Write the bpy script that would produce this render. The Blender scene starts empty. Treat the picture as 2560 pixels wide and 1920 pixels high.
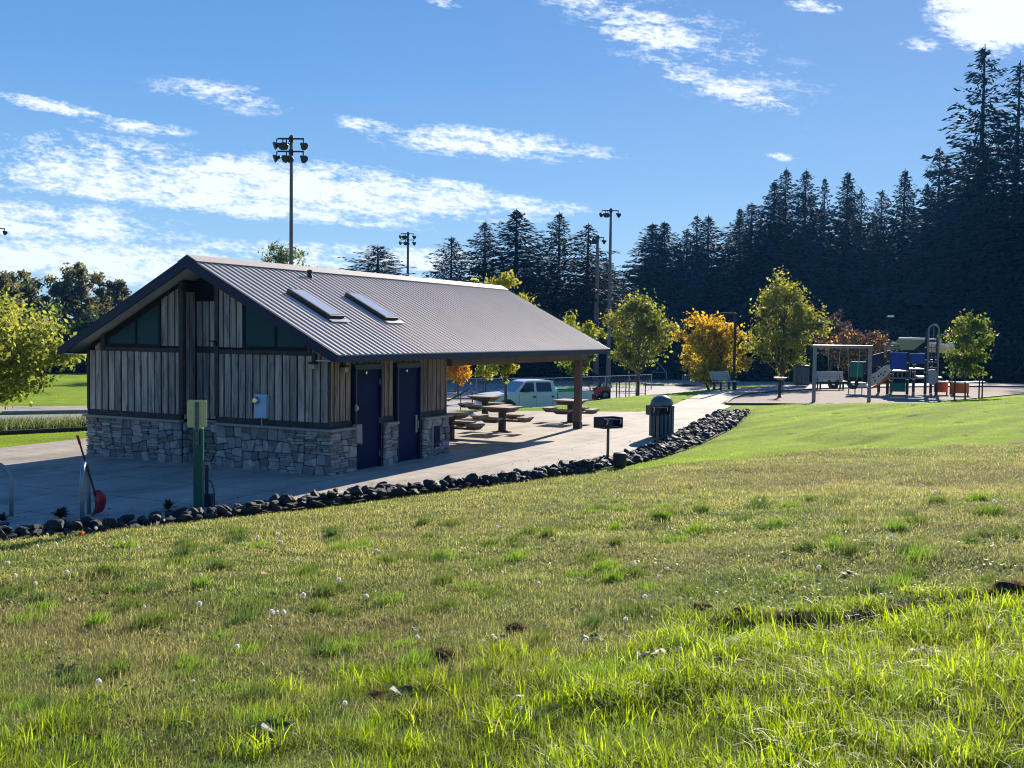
import bpy, bmesh, math, random
import numpy as np
from mathutils import Vector, Matrix
R = math.radians
rnd = random.Random(7)
rng = np.random.default_rng(7)
sc = bpy.context.scene
col = sc.collection

# ------------------------------------------------------------------ camera
FPX, PITCH, ROLL, YAW = 2634.9, -0.0487, 0.0123, 0.4643
CAM = np.array([-17.36, -12.791, 2.946])
_fw = np.array([math.cos(PITCH)*math.cos(YAW), math.cos(PITCH)*math.sin(YAW), math.sin(PITCH)])
_r = np.cross(_fw, [0, 0, 1]); _r /= np.linalg.norm(_r); _u = np.cross(_r, _fw)
_rr = _r*math.cos(ROLL)+_u*math.sin(ROLL); _uu = -_r*math.sin(ROLL)+_u*math.cos(ROLL)
cd = bpy.data.cameras.new('camera'); cam = bpy.data.objects.new('camera', cd); col.objects.link(cam)
cd.sensor_width = 36; cd.lens = 36*FPX/2560; cd.clip_end = 5000; cd.clip_start = 0.1
m = Matrix.Identity(4)
for i in range(3):
    m[i][0], m[i][1], m[i][2], m[i][3] = _rr[i], _uu[i], -_fw[i], CAM[i]
cam.matrix_world = m
sc.camera = cam
sc.cycles.filter_width = 1.05

# ------------------------------------------------------------------ light, sky, exposure
SUN_AZ, SUN_EL = 5.7, 23.5          # degrees, azimuth from +X towards +Y
sc.view_settings.view_transform = 'Standard'; sc.view_settings.look = 'None'
sc.view_settings.exposure = 0.88; sc.view_settings.gamma = 1
sd = bpy.data.lights.new('sun', 'SUN'); sd.energy = 4.9; sd.angle = R(0.5); sd.color = (1, .90, .76)
so = bpy.data.objects.new('sun', sd); col.objects.link(so)
sdir = Vector((math.cos(R(SUN_EL))*math.cos(R(SUN_AZ)), math.cos(R(SUN_EL))*math.sin(R(SUN_AZ)), math.sin(R(SUN_EL))))
so.rotation_euler = sdir.to_track_quat('Z', 'Y').to_euler()
so.location = (30, 3, 40)

w = bpy.data.worlds.new('World'); sc.world = w; w.use_nodes = True
nt = w.node_tree; nt.nodes.clear()
def N(t, **k):
    n = nt.nodes.new(t)
    for a, b in k.items(): setattr(n, a, b)
    return n
def L(a, b): nt.links.new(a, b)
def MATH(op, a, b=None, c=None, clamp=False):
    n = N('ShaderNodeMath', operation=op); n.use_clamp = clamp
    for i, v in enumerate((a, b, c)):
        if v is None: continue
        if isinstance(v, (int, float)): n.inputs[i].default_value = v
        else: L(v, n.inputs[i])
    return n.outputs[0]
sky = N('ShaderNodeTexSky', sky_type='NISHITA'); sky.sun_disc = False
sky.sun_elevation = R(SUN_EL); sky.sun_rotation = R(90-SUN_AZ)
sky.air_density = 1.0; sky.dust_density = 0.35; sky.ozone_density = 2.2; sky.altitude = 100
hs = N('ShaderNodeHueSaturation'); hs.inputs['Saturation'].default_value = 1.08; hs.inputs['Value'].default_value = 1.0
# the photograph's sky is an even blue: hold back the glow round the sun and keep the blue by height
sqc = N('ShaderNodeVectorMath', operation='DOT_PRODUCT'); L(sky.outputs[0], sqc.inputs[0]); sqc.inputs[1].default_value = (.33, .33, .33)
cdiv = N('ShaderNodeVectorMath', operation='SCALE'); L(sky.outputs[0], cdiv.inputs[0])
L(MATH('DIVIDE', 6.0, MATH('ADD', sqc.outputs['Value'], 4.0)), cdiv.inputs['Scale'])
tc0 = N('ShaderNodeTexCoord'); sp0 = N('ShaderNodeSeparateXYZ'); L(tc0.outputs['Generated'], sp0.inputs[0])
gr = N('ShaderNodeValToRGB'); e_ = gr.color_ramp.elements; e_[0].position = 0; e_[0].color = (.45, .66, .86, 1); e_[1].position = 1; e_[1].color = (.035, .11, .36, 1)
for p_, c_ in ((.06, (.36, .585, .82)), (.14, (.235, .45, .77)), (.24, (.155, .34, .69)), (.33, (.115, .275, .61)), (.5, (.06, .18, .48))):
    k_ = e_.new(p_); k_.color = (*c_, 1)
L(sp0.outputs[2], gr.inputs[0])
gsc = N('ShaderNodeVectorMath', operation='SCALE'); L(gr.outputs[0], gsc.inputs[0]); gsc.inputs['Scale'].default_value = 6.25
smix = N('ShaderNodeMix', data_type='RGBA'); smix.inputs[0].default_value = .16; L(gsc.outputs[0], smix.inputs[6]); L(cdiv.outputs[0], smix.inputs[7])
# away from the sun and overhead the real sky is deeper
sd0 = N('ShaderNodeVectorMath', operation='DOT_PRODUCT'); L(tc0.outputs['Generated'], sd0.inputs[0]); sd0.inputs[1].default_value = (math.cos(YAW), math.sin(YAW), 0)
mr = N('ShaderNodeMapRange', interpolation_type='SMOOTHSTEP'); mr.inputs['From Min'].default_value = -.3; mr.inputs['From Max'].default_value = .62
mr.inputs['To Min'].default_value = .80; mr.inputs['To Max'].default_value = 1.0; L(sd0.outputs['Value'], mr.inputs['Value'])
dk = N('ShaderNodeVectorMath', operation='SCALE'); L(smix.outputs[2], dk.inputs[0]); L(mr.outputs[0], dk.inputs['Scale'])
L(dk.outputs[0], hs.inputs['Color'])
tc = N('ShaderNodeTexCoord'); sep = N('ShaderNodeSeparateXYZ')
rot = N('ShaderNodeVectorRotate', rotation_type='Z_AXIS'); rot.inputs['Angle'].default_value = -YAW
L(tc.outputs['Generated'], rot.inputs['Vector']); L(rot.outputs[0], sep.inputs[0])
fwd = MATH('MAXIMUM', sep.outputs[0], 0.05)
U = MATH('DIVIDE', MATH('MULTIPLY', sep.outputs[1], -1.0), fwd)
Vv = MATH('DIVIDE', sep.outputs[2], fwd)
# cloud banks: (u, v, half length, half height, slope in degrees, weight), compass heading and height above the horizon
def uv(px, py): return ((px-1280)/FPX, (831-py+128-128)/FPX)
CL = []
def bank(px, py, a, b, rotd, wt): CL.append((px, py, a, b, rotd, wt))
# pixels of the 2212 wide print
bank(640, 405, 430, 62, 5, 1.5); bank(420, 425, 520, 34, 6, 1.3); bank(760, 415, 420, 34, 7, 1.2); bank(1000, 432, 290, 22, 4, 1.3)
bank(150, 375, 230, 45, 3, 1.1); bank(90, 395, 260, 26, 3, .9); bank(990, 405, 90, 16, 6, 1.0)
bank(60, 470, 330, 40, 3, 1.1); bank(250, 350, 300, 60, 5, .8); bank(150, 500, 300, 26, 3, 1.1); bank(120, 560, 520, 46, 1, 1.5); bank(330, 585, 420, 40, 1, 1.4); bank(700, 545, 420, 22, 2, .9)
bank(620, 590, 300, 36, 0, 1.0); bank(900, 560, 170, 28, 0, 1.3); bank(980, 470, 100, 8, 4, .8)
bank(110, 228, 150, 16, 9, 1.15); bank(300, 275, 120, 18, 6, 1.0); bank(470, 205, 170, 34, 8, .68)
bank(1050, 310, 260, 34, 4, 1.15); bank(820, 278, 110, 20, 10, .95); bank(1210, 325, 160, 18, 3, .9)
bank(1400, 65, 130, 46, 12, 1.15); bank(1300, 20, 150, 30, 12, .9); bank(1590, 195, 130, 30, 14, 1.2); bank(1480, 160, 110, 24, 20, .85)
bank(1500, 110, 330, 90, 22, .45); bank(1760, 12, 80, 16, 5, .95); bank(2150, 40, 150, 75, 8, 2.0); bank(1990, 95, 50, 16, 5, .8)
bank(1560, 690, 60, 40, 0, 1.3); bank(1560, 620, 300, 14, 0, .55); bank(960, 5, 40, 12, 12, .9); bank(1680, 340, 40, 10, 3, .75)
acc = None
for (px, py, a, b, rd, wt) in CL:
    px *= 1.1573; py *= 1.1573; a *= 1.1573*1.12; b *= 1.1573*1.18
    # take the camera's roll out so the bank stands in world bearings
    cu, cv = (px-1280)/FPX, (960-py)/FPX
    cu, cv = cu*math.cos(ROLL)-cv*math.sin(ROLL), cu*math.sin(ROLL)+cv*math.cos(ROLL)
    d0 = math.cos(PITCH)-cv*math.sin(PITCH); cv = (math.sin(PITCH)+cv*math.cos(PITCH))/d0; cu = cu/d0
    th = R(rd)
    dx = MATH('SUBTRACT', U, cu); dy = MATH('SUBTRACT', Vv, cv)
    e1 = MATH('MULTIPLY', MATH('SUBTRACT', MATH('MULTIPLY', dx, math.cos(th)), MATH('MULTIPLY', dy, math.sin(th))), FPX/a)
    e2 = MATH('MULTIPLY', MATH('ADD', MATH('MULTIPLY', dx, math.sin(th)), MATH('MULTIPLY', dy, math.cos(th))), FPX/b)
    q = MATH('ADD', MATH('MULTIPLY', e1, e1), MATH('MULTIPLY', e2, e2))
    mk = MATH('MULTIPLY', MATH('SUBTRACT', 1.0, q, clamp=True), wt)
    acc = mk if acc is None else MATH('MAXIMUM', acc, mk)
# broken, streaky texture of the banks
cmb = N('ShaderNodeCombineXYZ')
sk = MATH('ADD', MATH('MULTIPLY', Vv, 1.0), MATH('MULTIPLY', U, 0.09))
L(MATH('MULTIPLY', U, 22.0), cmb.inputs[0]); L(MATH('MULTIPLY', sk, 72.0), cmb.inputs[1])
n1 = N('ShaderNodeTexNoise'); n1.inputs['Scale'].default_value = 1.0; n1.inputs['Detail'].default_value = 9; n1.inputs['Roughness'].default_value = 0.62
n1.inputs['Distortion'].default_value = 0.35
L(cmb.outputs[0], n1.inputs['Vector'])
cmb2 = N('ShaderNodeCombineXYZ'); L(MATH('MULTIPLY', U, 70.0), cmb2.inputs[0]); L(MATH('MULTIPLY', sk, 180.0), cmb2.inputs[1])
n2 = N('ShaderNodeTexNoise'); n2.inputs['Scale'].default_value = 1.0; n2.inputs['Detail'].default_value = 6; n2.inputs['Roughness'].default_value = 0.6
L(cmb2.outputs[0], n2.inputs['Vector'])
cmb3 = N('ShaderNodeCombineXYZ'); L(MATH('MULTIPLY', U, 190.0), cmb3.inputs[0]); L(MATH('MULTIPLY', sk, 420.0), cmb3.inputs[1])
n3 = N('ShaderNodeTexNoise'); n3.inputs['Scale'].default_value = 1.0; n3.inputs['Detail'].default_value = 4; n3.inputs['Roughness'].default_value = 0.6
L(cmb3.outputs[0], n3.inputs['Vector'])
nz = MATH('ADD', MATH('ADD', MATH('MULTIPLY', n1.outputs[0], 2.3), MATH('MULTIPLY', n2.outputs[0], 1.7)), MATH('MULTIPLY', MATH('SUBTRACT', n3.outputs[0], .5), 1.1))     # about 1.2 on average
den = MATH('SUBTRACT', MATH('ADD', MATH('MULTIPLY', acc, 0.66), nz), 2.18)
gate = MATH('POWER', MATH('MULTIPLY', acc, 1.6, clamp=True), .7)
den = MATH('MULTIPLY', MATH('MULTIPLY', den, 1.5, clamp=True), gate)
den = MATH('POWER', den, 1.15)
wisp = N('ShaderNodeTexNoise'); wisp.inputs['Scale'].default_value = 3.0; wisp.inputs['Detail'].default_value = 5
L(tc.outputs['Generated'], wisp.inputs['Vector'])
mx = N('ShaderNodeMix', data_type='RGBA')
CLOUDCOL = N('ShaderNodeRGB'); CLOUDCOL.outputs[0].default_value = (6.4, 6.6, 6.9, 1)
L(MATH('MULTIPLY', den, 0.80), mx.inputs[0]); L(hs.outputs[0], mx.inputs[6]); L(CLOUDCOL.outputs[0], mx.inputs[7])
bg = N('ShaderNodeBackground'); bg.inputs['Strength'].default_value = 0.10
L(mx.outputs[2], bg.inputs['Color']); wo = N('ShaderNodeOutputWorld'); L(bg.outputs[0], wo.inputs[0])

# ------------------------------------------------------------------ pixel <-> ground
def ray(px, py): return _fw*FPX+_rr*(px-1280)-_uu*(py-960)
def G(px, py, z=0.0):
    d = ray(px, py); t = (z-CAM[2])/d[2]; P = CAM+d*t; return P
def AT(px, dist, z=0.0, py=900):
    d = ray(px, py); t = dist/math.hypot(d[0], d[1]); return np.array([CAM[0]+d[0]*t, CAM[1]+d[1]*t, z])
def ZAT(px, py, dist):
    d = ray(px, py); t = dist/math.hypot(d[0], d[1]); return CAM[2]+d[2]*t

# ------------------------------------------------------------------ noise and terrain
def vn(x, y, s, seed=0):
    x = np.asarray(x, float)/s+seed*17.31; y = np.asarray(y, float)/s-seed*9.73
    xi = np.floor(x); yi = np.floor(y); fx = x-xi; fy = y-yi
    fx = fx*fx*(3-2*fx); fy = fy*fy*(3-2*fy)
    def h(a, b):
        v = np.sin(a*127.1+b*311.7+seed*74.7)*43758.5453
        return v-np.floor(v)
    return (h(xi, yi)*(1-fx)+h(xi+1, yi)*fx)*(1-fy)+(h(xi, yi+1)*(1-fx)+h(xi+1, yi+1)*fx)*fy
def seg_dist(x, y, P):
    x = np.asarray(x, float); y = np.asarray(y, float)
    best = np.full(x.shape, 1e9); sg = np.ones(x.shape)
    for (ax, ay), (bx, by) in zip(P[:-1], P[1:]):
        dx, dy = bx-ax, by-ay; l2 = dx*dx+dy*dy
        t = np.clip(((x-ax)*dx+(y-ay)*dy)/l2, 0, 1)
        ex = x-(ax+t*dx); ey = y-(ay+t*dy); d = np.hypot(ex, ey)
        cr = dx*ey-dy*ex
        m = d < best-1e-9
        best = np.where(m, d, best); sg = np.where(m, np.sign(cr), sg)
    return best, sg
ROCKLINE = [(-60, 28), (-30, 12), (-12, 2.4), (-7.56, .03), (-5.08, -1.29), (-3.25, -2.15), (-1.48, -2.7), (.12, -3.3), (2.46, -4.0), (4.35, -4.45), (6.63, -4.7), (10.3, -4.6), (15.7, -4.05), (22, -3.0), (26.5, -2.2), (29, -3.2), (29.9, -5.1), (30.8, -6.8), (33.4, -8.2), (37, -9.4), (45.3, -12), (60, -17), (110, -34), (400, -120)]
CREST = [(-300, 200), (-60, 60), (-15, 26), (0, 12.6), (6, 10.6), (12, 9.3), (14.5, 8.5), (17.0, 7.4), (18.4, 6.35), (20.0, 5.55), (21.6, 5.05), (25.2, 4.95), (28.9, 4.9), (31.8, 4.5), (34.2, 3.9), (38.6, 3.4), (44, 3.2), (49, 0), (54, -5), (58, -12), (66, -22), (110, -60), (400, -200)]
LOT = -1.55
# ragged soil trench on the right, scarp shade painted into its dark colour
def T0(x, y):
    x = np.asarray(x, float); y = np.asarray(y, float)
    d, s = seg_dist(x, y, ROCKLINE)
    sg = -s*d                                   # + on the camera's side
    h = 0.088*np.maximum(sg-0.1, 0)
    h = np.where(sg > 16, 0.088*15.9+0.03*(sg-16), h); h = np.minimum(h, 3.5)
    k = np.clip(sg/2.5, 0, 1)
    h = h+k*((vn(x, y, 3.1, 3)-.5)*.16+(vn(x, y, .9, 5)-.5)*.07+(vn(x, y, .33, 8)-.5)*.03)
    c, s2 = seg_dist(x, y, CREST)
    tl_ = np.clip((x-6)/8, 0, 1); v1 = np.clip(s2*c/9.5, 0, 1); v1 = v1*(2-v1); v = v1*tl_+np.clip(s2*c/20, 0, 1)*(1-tl_)
    h = h+LOT*v
    return np.where(sg <= 0.1, np.minimum(h, 0)-0.03, h)
def T(x, y): return T0(x, y)
def GT(px, py):
    z = 1.0
    for _ in range(25):
        P = G(px, py, z); z = .5*z+.5*float(T(P[0], P[1]))
    return G(px, py, z)
TRENCH = [tuple(GT(*p)[:2]) for p in ((1760, 1600), (1850, 1570), (1980, 1560), (2060, 1580), (2200, 1545), (2330, 1520), (2440, 1510), (2560, 1490))]
TR2 = [tuple(GT(*p)[:2]) for p in ((1420, 1700), (1480, 1680), (1560, 1660), (1640, 1650), (1740, 1640))]
def soil_shade_mask(x, y):
    a, _ = seg_dist(x, y, TRENCH); b, _ = seg_dist(x, y, TR2)
    n = (vn(x, y, .25, 11)-.5)*.28+(vn(x, y, .09, 12)-.5)*.12
    m1 = np.clip(1.35-(a+n)/.20, 0, 1); m2 = np.clip(1.0-(b+n)/.10, 0, 1)  # trench strip darkened as bare soil and as painted shade of its bank
    q = vn(x, y, .55, 21)*.6+vn(x, y, .17, 22)*.4
    m3 = np.clip((q-.80)*14, 0, 1)
    return np.maximum(np.maximum(m1, m2*.8), m3*.8)
def T(x, y):
    h = T0(x, y)
    a, _ = seg_dist(x, y, TRENCH)
    n = (vn(x, y, .3, 31)-.5)*.12
    return h-0.07*np.exp(-((a+n)/.14)**2)+0.03*np.exp(-((a-.3+n)/.16)**2)
LUSHLINE = [tuple(GT(*p)[:2]) for p in ((-500, 1935), (0, 1930), (230, 1900), (620, 1885), (900, 1800), (1130, 1745), (1500, 1645), (1700, 1590), (2060, 1585), (2560, 1500), (3100, 1450))]
MOWLINE = [(1.0, 0.0), (3.4, -4.2), (6.6, -7.4), (9.6, -13.2), (14, -24)]
def lush(x, y):
    d, s = seg_dist(x, y, LUSHLINE)
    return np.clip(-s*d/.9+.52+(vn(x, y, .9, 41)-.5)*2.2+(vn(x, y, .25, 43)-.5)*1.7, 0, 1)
def mown(x, y):
    d, s = seg_dist(x, y, MOWLINE)
    return np.clip(s*d/.7+.3+(vn(x, y, .8, 42)-.5)*1.6, 0, 1)
# ------------------------------------------------------------------ mesh helpers
class MB:
    def __init__(s): s.v = []; s.f = []; s.m = []
    def add(s, vs, fs, mi=0):
        o = len(s.v); s.v += [tuple(float(c) for c in v) for v in vs]
        s.f += [tuple(i+o for i in f) for f in fs]; s.m += [mi]*len(fs); return s
    def bx(s, x0, x1, y0, y1, z0, z1, mi=0):
        return s.add([(x0, y0, z0), (x1, y0, z0), (x1, y1, z0), (x0, y1, z0), (x0, y0, z1), (x1, y0, z1), (x1, y1, z1), (x0, y1, z1)],
                     [(0, 3, 2, 1), (4, 5, 6, 7), (0, 1, 5, 4), (1, 2, 6, 5), (2, 3, 7, 6), (3, 0, 4, 7)], mi)
    def box(s, c, d, rz=0, mi=0, mat=None):
        M = mat if mat is not None else Matrix.Translation(c) @ Matrix.Rotation(rz, 4, 'Z')
        vs = [M @ Vector((sx*d[0]/2, sy*d[1]/2, sz*d[2]/2)) for sz in (-1, 1) for sy in (-1, 1) for sx in (-1, 1)]
        return s.add(vs, [(0, 2, 3, 1), (4, 5, 7, 6), (0, 1, 5, 4), (1, 3, 7, 5), (3, 2, 6, 7), (2, 0, 4, 6)], mi)
    def bar(s, a, b, wd, ht=None, mi=0):       # rectangular bar from a to b
        a = Vector(a); b = Vector(b); d = b-a; ht = ht or wd
        q = d.to_track_quat('X', 'Z').to_matrix().to_4x4()
        return s.box(None, (d.length, wd, ht), mat=Matrix.Translation((a+b)/2) @ q, mi=mi)
    def prism(s, poly, fn, a0, a1, mi=0):      # poly of 2-D points, fn(p, q, a) -> 3-D point
        n = len(poly)
        vs = [fn(p[0], p[1], a0) for p in poly]+[fn(p[0], p[1], a1) for p in poly]
        fs = [tuple(range(n-1, -1, -1)), tuple(range(n, 2*n))]+[(i, (i+1) % n, n+(i+1) % n, n+i) for i in range(n)]
        return s.add(vs, fs, mi)
    def tube(s, pts, r, n=8, cap=True, mi=0):
        pts = [Vector(p) for p in pts]; rs = r if isinstance(r, (list, tuple)) else [r]*len(pts)
        vs = []; up = Vector((0, 0, 1)); prev = None
        for i, p in enumerate(pts):
            d = (pts[min(i+1, len(pts)-1)]-pts[max(i-1, 0)]).normalized()
            if prev is None:
                x = d.cross(up if abs(d.z) < .95 else Vector((1, 0, 0))).normalized()
            else:
                x = (prev-d*prev.dot(d)).normalized()
            prev = x; y = d.cross(x)
            for k in range(n):
                a = 2*math.pi*k/n; vs.append(p+(x*math.cos(a)+y*math.sin(a))*rs[i])
        fs = [(i*n+k, i*n+(k+1) % n, (i+1)*n+(k+1) % n, (i+1)*n+k) for i in range(len(pts)-1) for k in range(n)]
        if cap: fs += [tuple(range(n-1, -1, -1)), tuple((len(pts)-1)*n+k for k in range(n))]
        return s.add(vs, fs, mi)
    def lathe(s, prof, n=16, c=(0, 0, 0), mi=0):
        vs = [(c[0]+r*math.cos(2*math.pi*k/n), c[1]+r*math.sin(2*math.pi*k/n), c[2]+z) for r, z in prof for k in range(n)]
        fs = [(i*n+k, i*n+(k+1) % n, (i+1)*n+(k+1) % n, (i+1)*n+k) for i in range(len(prof)-1) for k in range(n)]
        fs += [tuple(range(n-1, -1, -1)), tuple((len(prof)-1)*n+k for k in range(n))]
        return s.add(vs, fs, mi)
    def build(s, name, mats, parent=None, bevel=0, smooth=False, loc=None, label=None):
        me = bpy.data.meshes.new(name); me.from_pydata(s.v, [], s.f)
        for mt in (mats if isinstance(mats, (list, tuple)) else [mats]): me.materials.append(mt)
        me.polygons.foreach_set('material_index', s.m)
        bm = bmesh.new(); bm.from_mesh(me); bmesh.ops.recalc_face_normals(bm, faces=bm.faces); bm.to_mesh(me); bm.free()
        if smooth: me.polygons.foreach_set('use_smooth', [True]*len(me.polygons))
        me.update()
        o = bpy.data.objects.new(name, me); col.objects.link(o)
        if parent is not None: o.parent = parent
        if loc is not None: o.location = loc
        if bevel:
            b = o.modifiers.new('bevel', 'BEVEL'); b.width = bevel; b.segments = 2; b.limit_method = 'ANGLE'; b.angle_limit = R(35)
        if label: o['label'] = label
        return o
def npmesh(name, V, nper, mats, parent=None, colr=None, mi=None, loc=None, F=None, smooth=False):
    """V (N,3); consecutive nper vertices make a face, or F (M,k) gives the faces; colr (N,3) is a point colour"""
    me = bpy.data.meshes.new(name); V = np.asarray(V, np.float32)
    if F is None: F = np.arange(len(V)).reshape(-1, nper)
    F = np.asarray(F, np.int32); k = F.shape[1]
    me.vertices.add(len(V)); me.vertices.foreach_set('co', V.ravel())
    me.loops.add(F.size); me.loops.foreach_set('vertex_index', F.ravel())
    me.polygons.add(len(F)); me.polygons.foreach_set('loop_start', np.arange(0, F.size, k, dtype=np.int32))
    me.polygons.foreach_set('loop_total', np.full(len(F), k, np.int32))
    if mi is not None: me.polygons.foreach_set('material_index', np.asarray(mi, np.int32))
    if smooth: me.polygons.foreach_set('use_smooth', np.ones(len(F), bool))
    me.update(calc_edges=True)
    for mt in (mats if isinstance(mats, (list, tuple)) else [mats]): me.materials.append(mt)
    if colr is not None:
        a = me.color_attributes.new('Col', 'FLOAT_COLOR', 'POINT')
        c = np.ones((len(V), 4), np.float32); c[:, :3] = colr; a.data.foreach_set('color', c.ravel())
    o = bpy.data.objects.new(name, me); col.objects.link(o)
    if parent is not None: o.parent = parent
    if loc is not None: o.location = loc
    return o
def tag(o, label=None, cat=None, group=None, kind=None):
    if label: o['label'] = label
    if cat: o['category'] = cat
    if group: o['group'] = group
    if kind: o['kind'] = kind
    return o
def thing(name, label, cat, loc=(0, 0, 0), rz=0, group=None, sc_=1):
    o = bpy.data.objects.new(name, None); col.objects.link(o); o.empty_display_size = .3
    o.location = tuple(float(c) for c in loc); o.rotation_euler = (0, 0, rz)
    if sc_ != 1: o.scale = (sc_,)*3 if isinstance(sc_, (int, float)) else sc_
    return tag(o, label, cat, group)
KEEP = ('label',)
def dup(root, loc, rz=0, label=None, group=None, scale=None):
    def cp(o, par):
        c = o.copy(); col.objects.link(c); c.parent = par
        for ch in [x for x in bpy.data.objects if x.parent == o]: cp(ch, c)
        return c
    r = cp(root, None); r.location = tuple(float(c) for c in loc); r.rotation_euler = (0, 0, rz)
    if scale is not None: r.scale = (scale,)*3 if isinstance(scale, (int, float)) else scale
    if label: r['label'] = label
    if group: r['group'] = group
    return r

# ------------------------------------------------------------------ materials
def newmat(name):
    mt = bpy.data.materials.new(name); mt.use_nodes = True; t = mt.node_tree; t.nodes.clear()
    o = t.nodes.new('ShaderNodeOutputMaterial'); return mt, t, o
class NT:
    def __init__(s, t): s.t = t
    def n(s, ty, **k):
        x = s.t.nodes.new(ty)
        for a, b in k.items(): setattr(x, a, b)
        return x
    def l(s, a, b): s.t.links.new(a, b)
    def math(s, op, a, b=None, clamp=False):
        x = s.n('ShaderNodeMath', operation=op); x.use_clamp = clamp
        for i, v in enumerate((a, b)):
            if v is None: continue
            if isinstance(v, (int, float)): x.inputs[i].default_value = v
            else: s.l(v, x.inputs[i])
        return x.outputs[0]
    def noise(s, sc_, det=4, rough=.55, vec=None, stretch=None, dist=0):
        x = s.n('ShaderNodeTexNoise'); x.inputs['Scale'].default_value = sc_; x.inputs['Detail'].default_value = det
        x.inputs['Roughness'].default_value = rough; x.inputs['Distortion'].default_value = dist
        if vec is None:
            c = s.n('ShaderNodeTexCoord'); vec = c.outputs['Object']
        if stretch:
            m_ = s.n('ShaderNodeMapping'); m_.inputs['Scale'].default_value = stretch; s.l(vec, m_.inputs[0]); vec = m_.outputs[0]
        s.l(vec, x.inputs['Vector']); return x.outputs[0]
    def ramp(s, f, stops):
        x = s.n('ShaderNodeValToRGB'); e = x.color_ramp.elements
        while len(e) > 1: e.remove(e[-1])
        e[0].position = stops[0][0]; e[0].color = (*stops[0][1], 1)
        for p, c in stops[1:]:
            k = e.new(p); k.color = (*c, 1)
        s.l(f, x.inputs[0]); return x.outputs[0]
    def mix(s, f, a, b, mode='MIX'):
        x = s.n('ShaderNodeMix', data_type='RGBA', blend_type=mode)
        for i, v in ((0, f), (6, a), (7, b)):
            if isinstance(v, (int, float)): x.inputs[i].default_value = v
            elif isinstance(v, tuple): x.inputs[i].default_value = (*v[:3], 1)
            else: s.l(v, x.inputs[i])
        return x.outputs[2]
    def bump(s, h, st=.3, dist=.02):
        x = s.n('ShaderNodeBump'); x.inputs['Strength'].default_value = st; x.inputs['Distance'].default_value = dist
        s.l(h, x.inputs['Height']); return x.outputs[0]
    def pbsdf(s, c, rough=.6, met=0, nrm=None, spec=.5, **k):
        x = s.n('ShaderNodeBsdfPrincipled')
        if isinstance(c, tuple): x.inputs['Base Color'].default_value = (*c[:3], 1)
        else: s.l(c, x.inputs['Base Color'])
        if isinstance(rough, (int, float)): x.inputs['Roughness'].default_value = rough
        else: s.l(rough, x.inputs['Roughness'])
        x.inputs['Metallic'].default_value = met; x.inputs['Specular IOR Level'].default_value = spec
        if nrm is not None: s.l(nrm, x.inputs['Normal'])
        for a, b in k.items(): x.inputs[a.replace('_', ' ')].default_value = b
        return x.outputs[0]
def pm(name, c1, c2=None, scale=6, rough=.6, met=0, bump=.15, bd=.01, stretch=None, spec=.4, det=5, isl=0, c3=None):
    """noisy two-tone material; isl varies each separate piece (board, stone)"""
    mt, t, o = newmat(name); q = NT(t)
    c2 = c2 or tuple(x*.75 for x in c1)
    n = q.noise(scale, det, .6, stretch=stretch)
    st = [(.3, c1), (.7, c2)] if c3 is None else [(.25, c1), (.5, c2), (.75, c3)]
    c = q.ramp(n, st)
    if isl:
        g = q.n('ShaderNodeNewGeometry')
        hv = q.n('ShaderNodeHueSaturation')
        q.l(q.math('ADD', q.math('MULTIPLY', g.outputs['Random Per Island'], 2*isl), 1-isl), hv.inputs['Value'])
        q.l(c, hv.inputs['Color']); c = hv.outputs[0]
    nb = q.bump(q.noise(scale*4, 6, .65, stretch=stretch), bump, bd) if bump else None
    q.l(q.pbsdf(c, rough, met, nb, spec), o.inputs[0]); return mt
def leafmat(name, c=None, trans=.5, rough=.6, spec=.25, gain=1.0):
    """leaf or blade: colour from the mesh's own attribute when c is None"""
    mt, t, o = newmat(name); q = NT(t)
    if c is None:
        a = q.n('ShaderNodeAttribute', attribute_name='Col'); c = a.outputs['Color']
    d = q.pbsdf(c, rough, 0, None, spec)
    tr = q.n('ShaderNodeBsdfTranslucent')
    if isinstance(c, tuple): tr.inputs[0].default_value = (*[min(1, x*1.6*gain) for x in c], 1)
    else:
        g = q.n('ShaderNodeVectorMath', operation='MULTIPLY'); g.inputs[1].default_value = (1.7*gain, 1.7*gain, 1.1*gain); q.l(c, g.inputs[0]); q.l(g.outputs[0], tr.inputs[0])
    mxx = q.n('ShaderNodeMixShader'); mxx.inputs[0].default_value = trans
    q.l(d, mxx.inputs[1]); q.l(tr.outputs[0], mxx.inputs[2]); q.l(mxx.outputs[0], o.inputs[0]); return mt

M = {}
M['blade'] = leafmat('grass_blade', None, .55, .5, .3, 1.1)
M['leaf'] = leafmat('tree_leaf', None, .5, .55, .25, 1.15)
M['needle'] = leafmat('conifer_needles', None, .12, .7, .1)
M['bark'] = pm('bark', (.07, .055, .045), (.035, .028, .024), 9, .9, stretch=(1, 1, .25), bump=.5, bd=.03)
M['bark_grey'] = pm('young_bark', (.13, .11, .09), (.07, .06, .05), 14, .9, stretch=(1, 1, .3), bump=.3)
M['steel'] = pm('galvanised_steel', (.36, .38, .40), (.28, .30, .32), 20, .42, .6, bump=.03)
M['pole'] = pm('weathered_pole', (.20, .17, .17), (.14, .12, .13), 5, .5, .5, bump=.03)
M['black'] = pm('black_painted_metal', (.018, .019, .022), (.028, .028, .032), 12, .5, bump=.05)
M['rubber'] = pm('tyre_rubber', (.018, .018, .019), (.03, .03, .03), 14, .85, bump=.1)
M['white_paint'] = pm('white_paint', (.80, .84, .93), (.75, .79, .88), 3, .32, bump=.01, spec=.5)
M['glass_dark'] = pm('dark_glass', (.02, .03, .035), (.03, .04, .045), 3, .06, bump=0, spec=.8)
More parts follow.
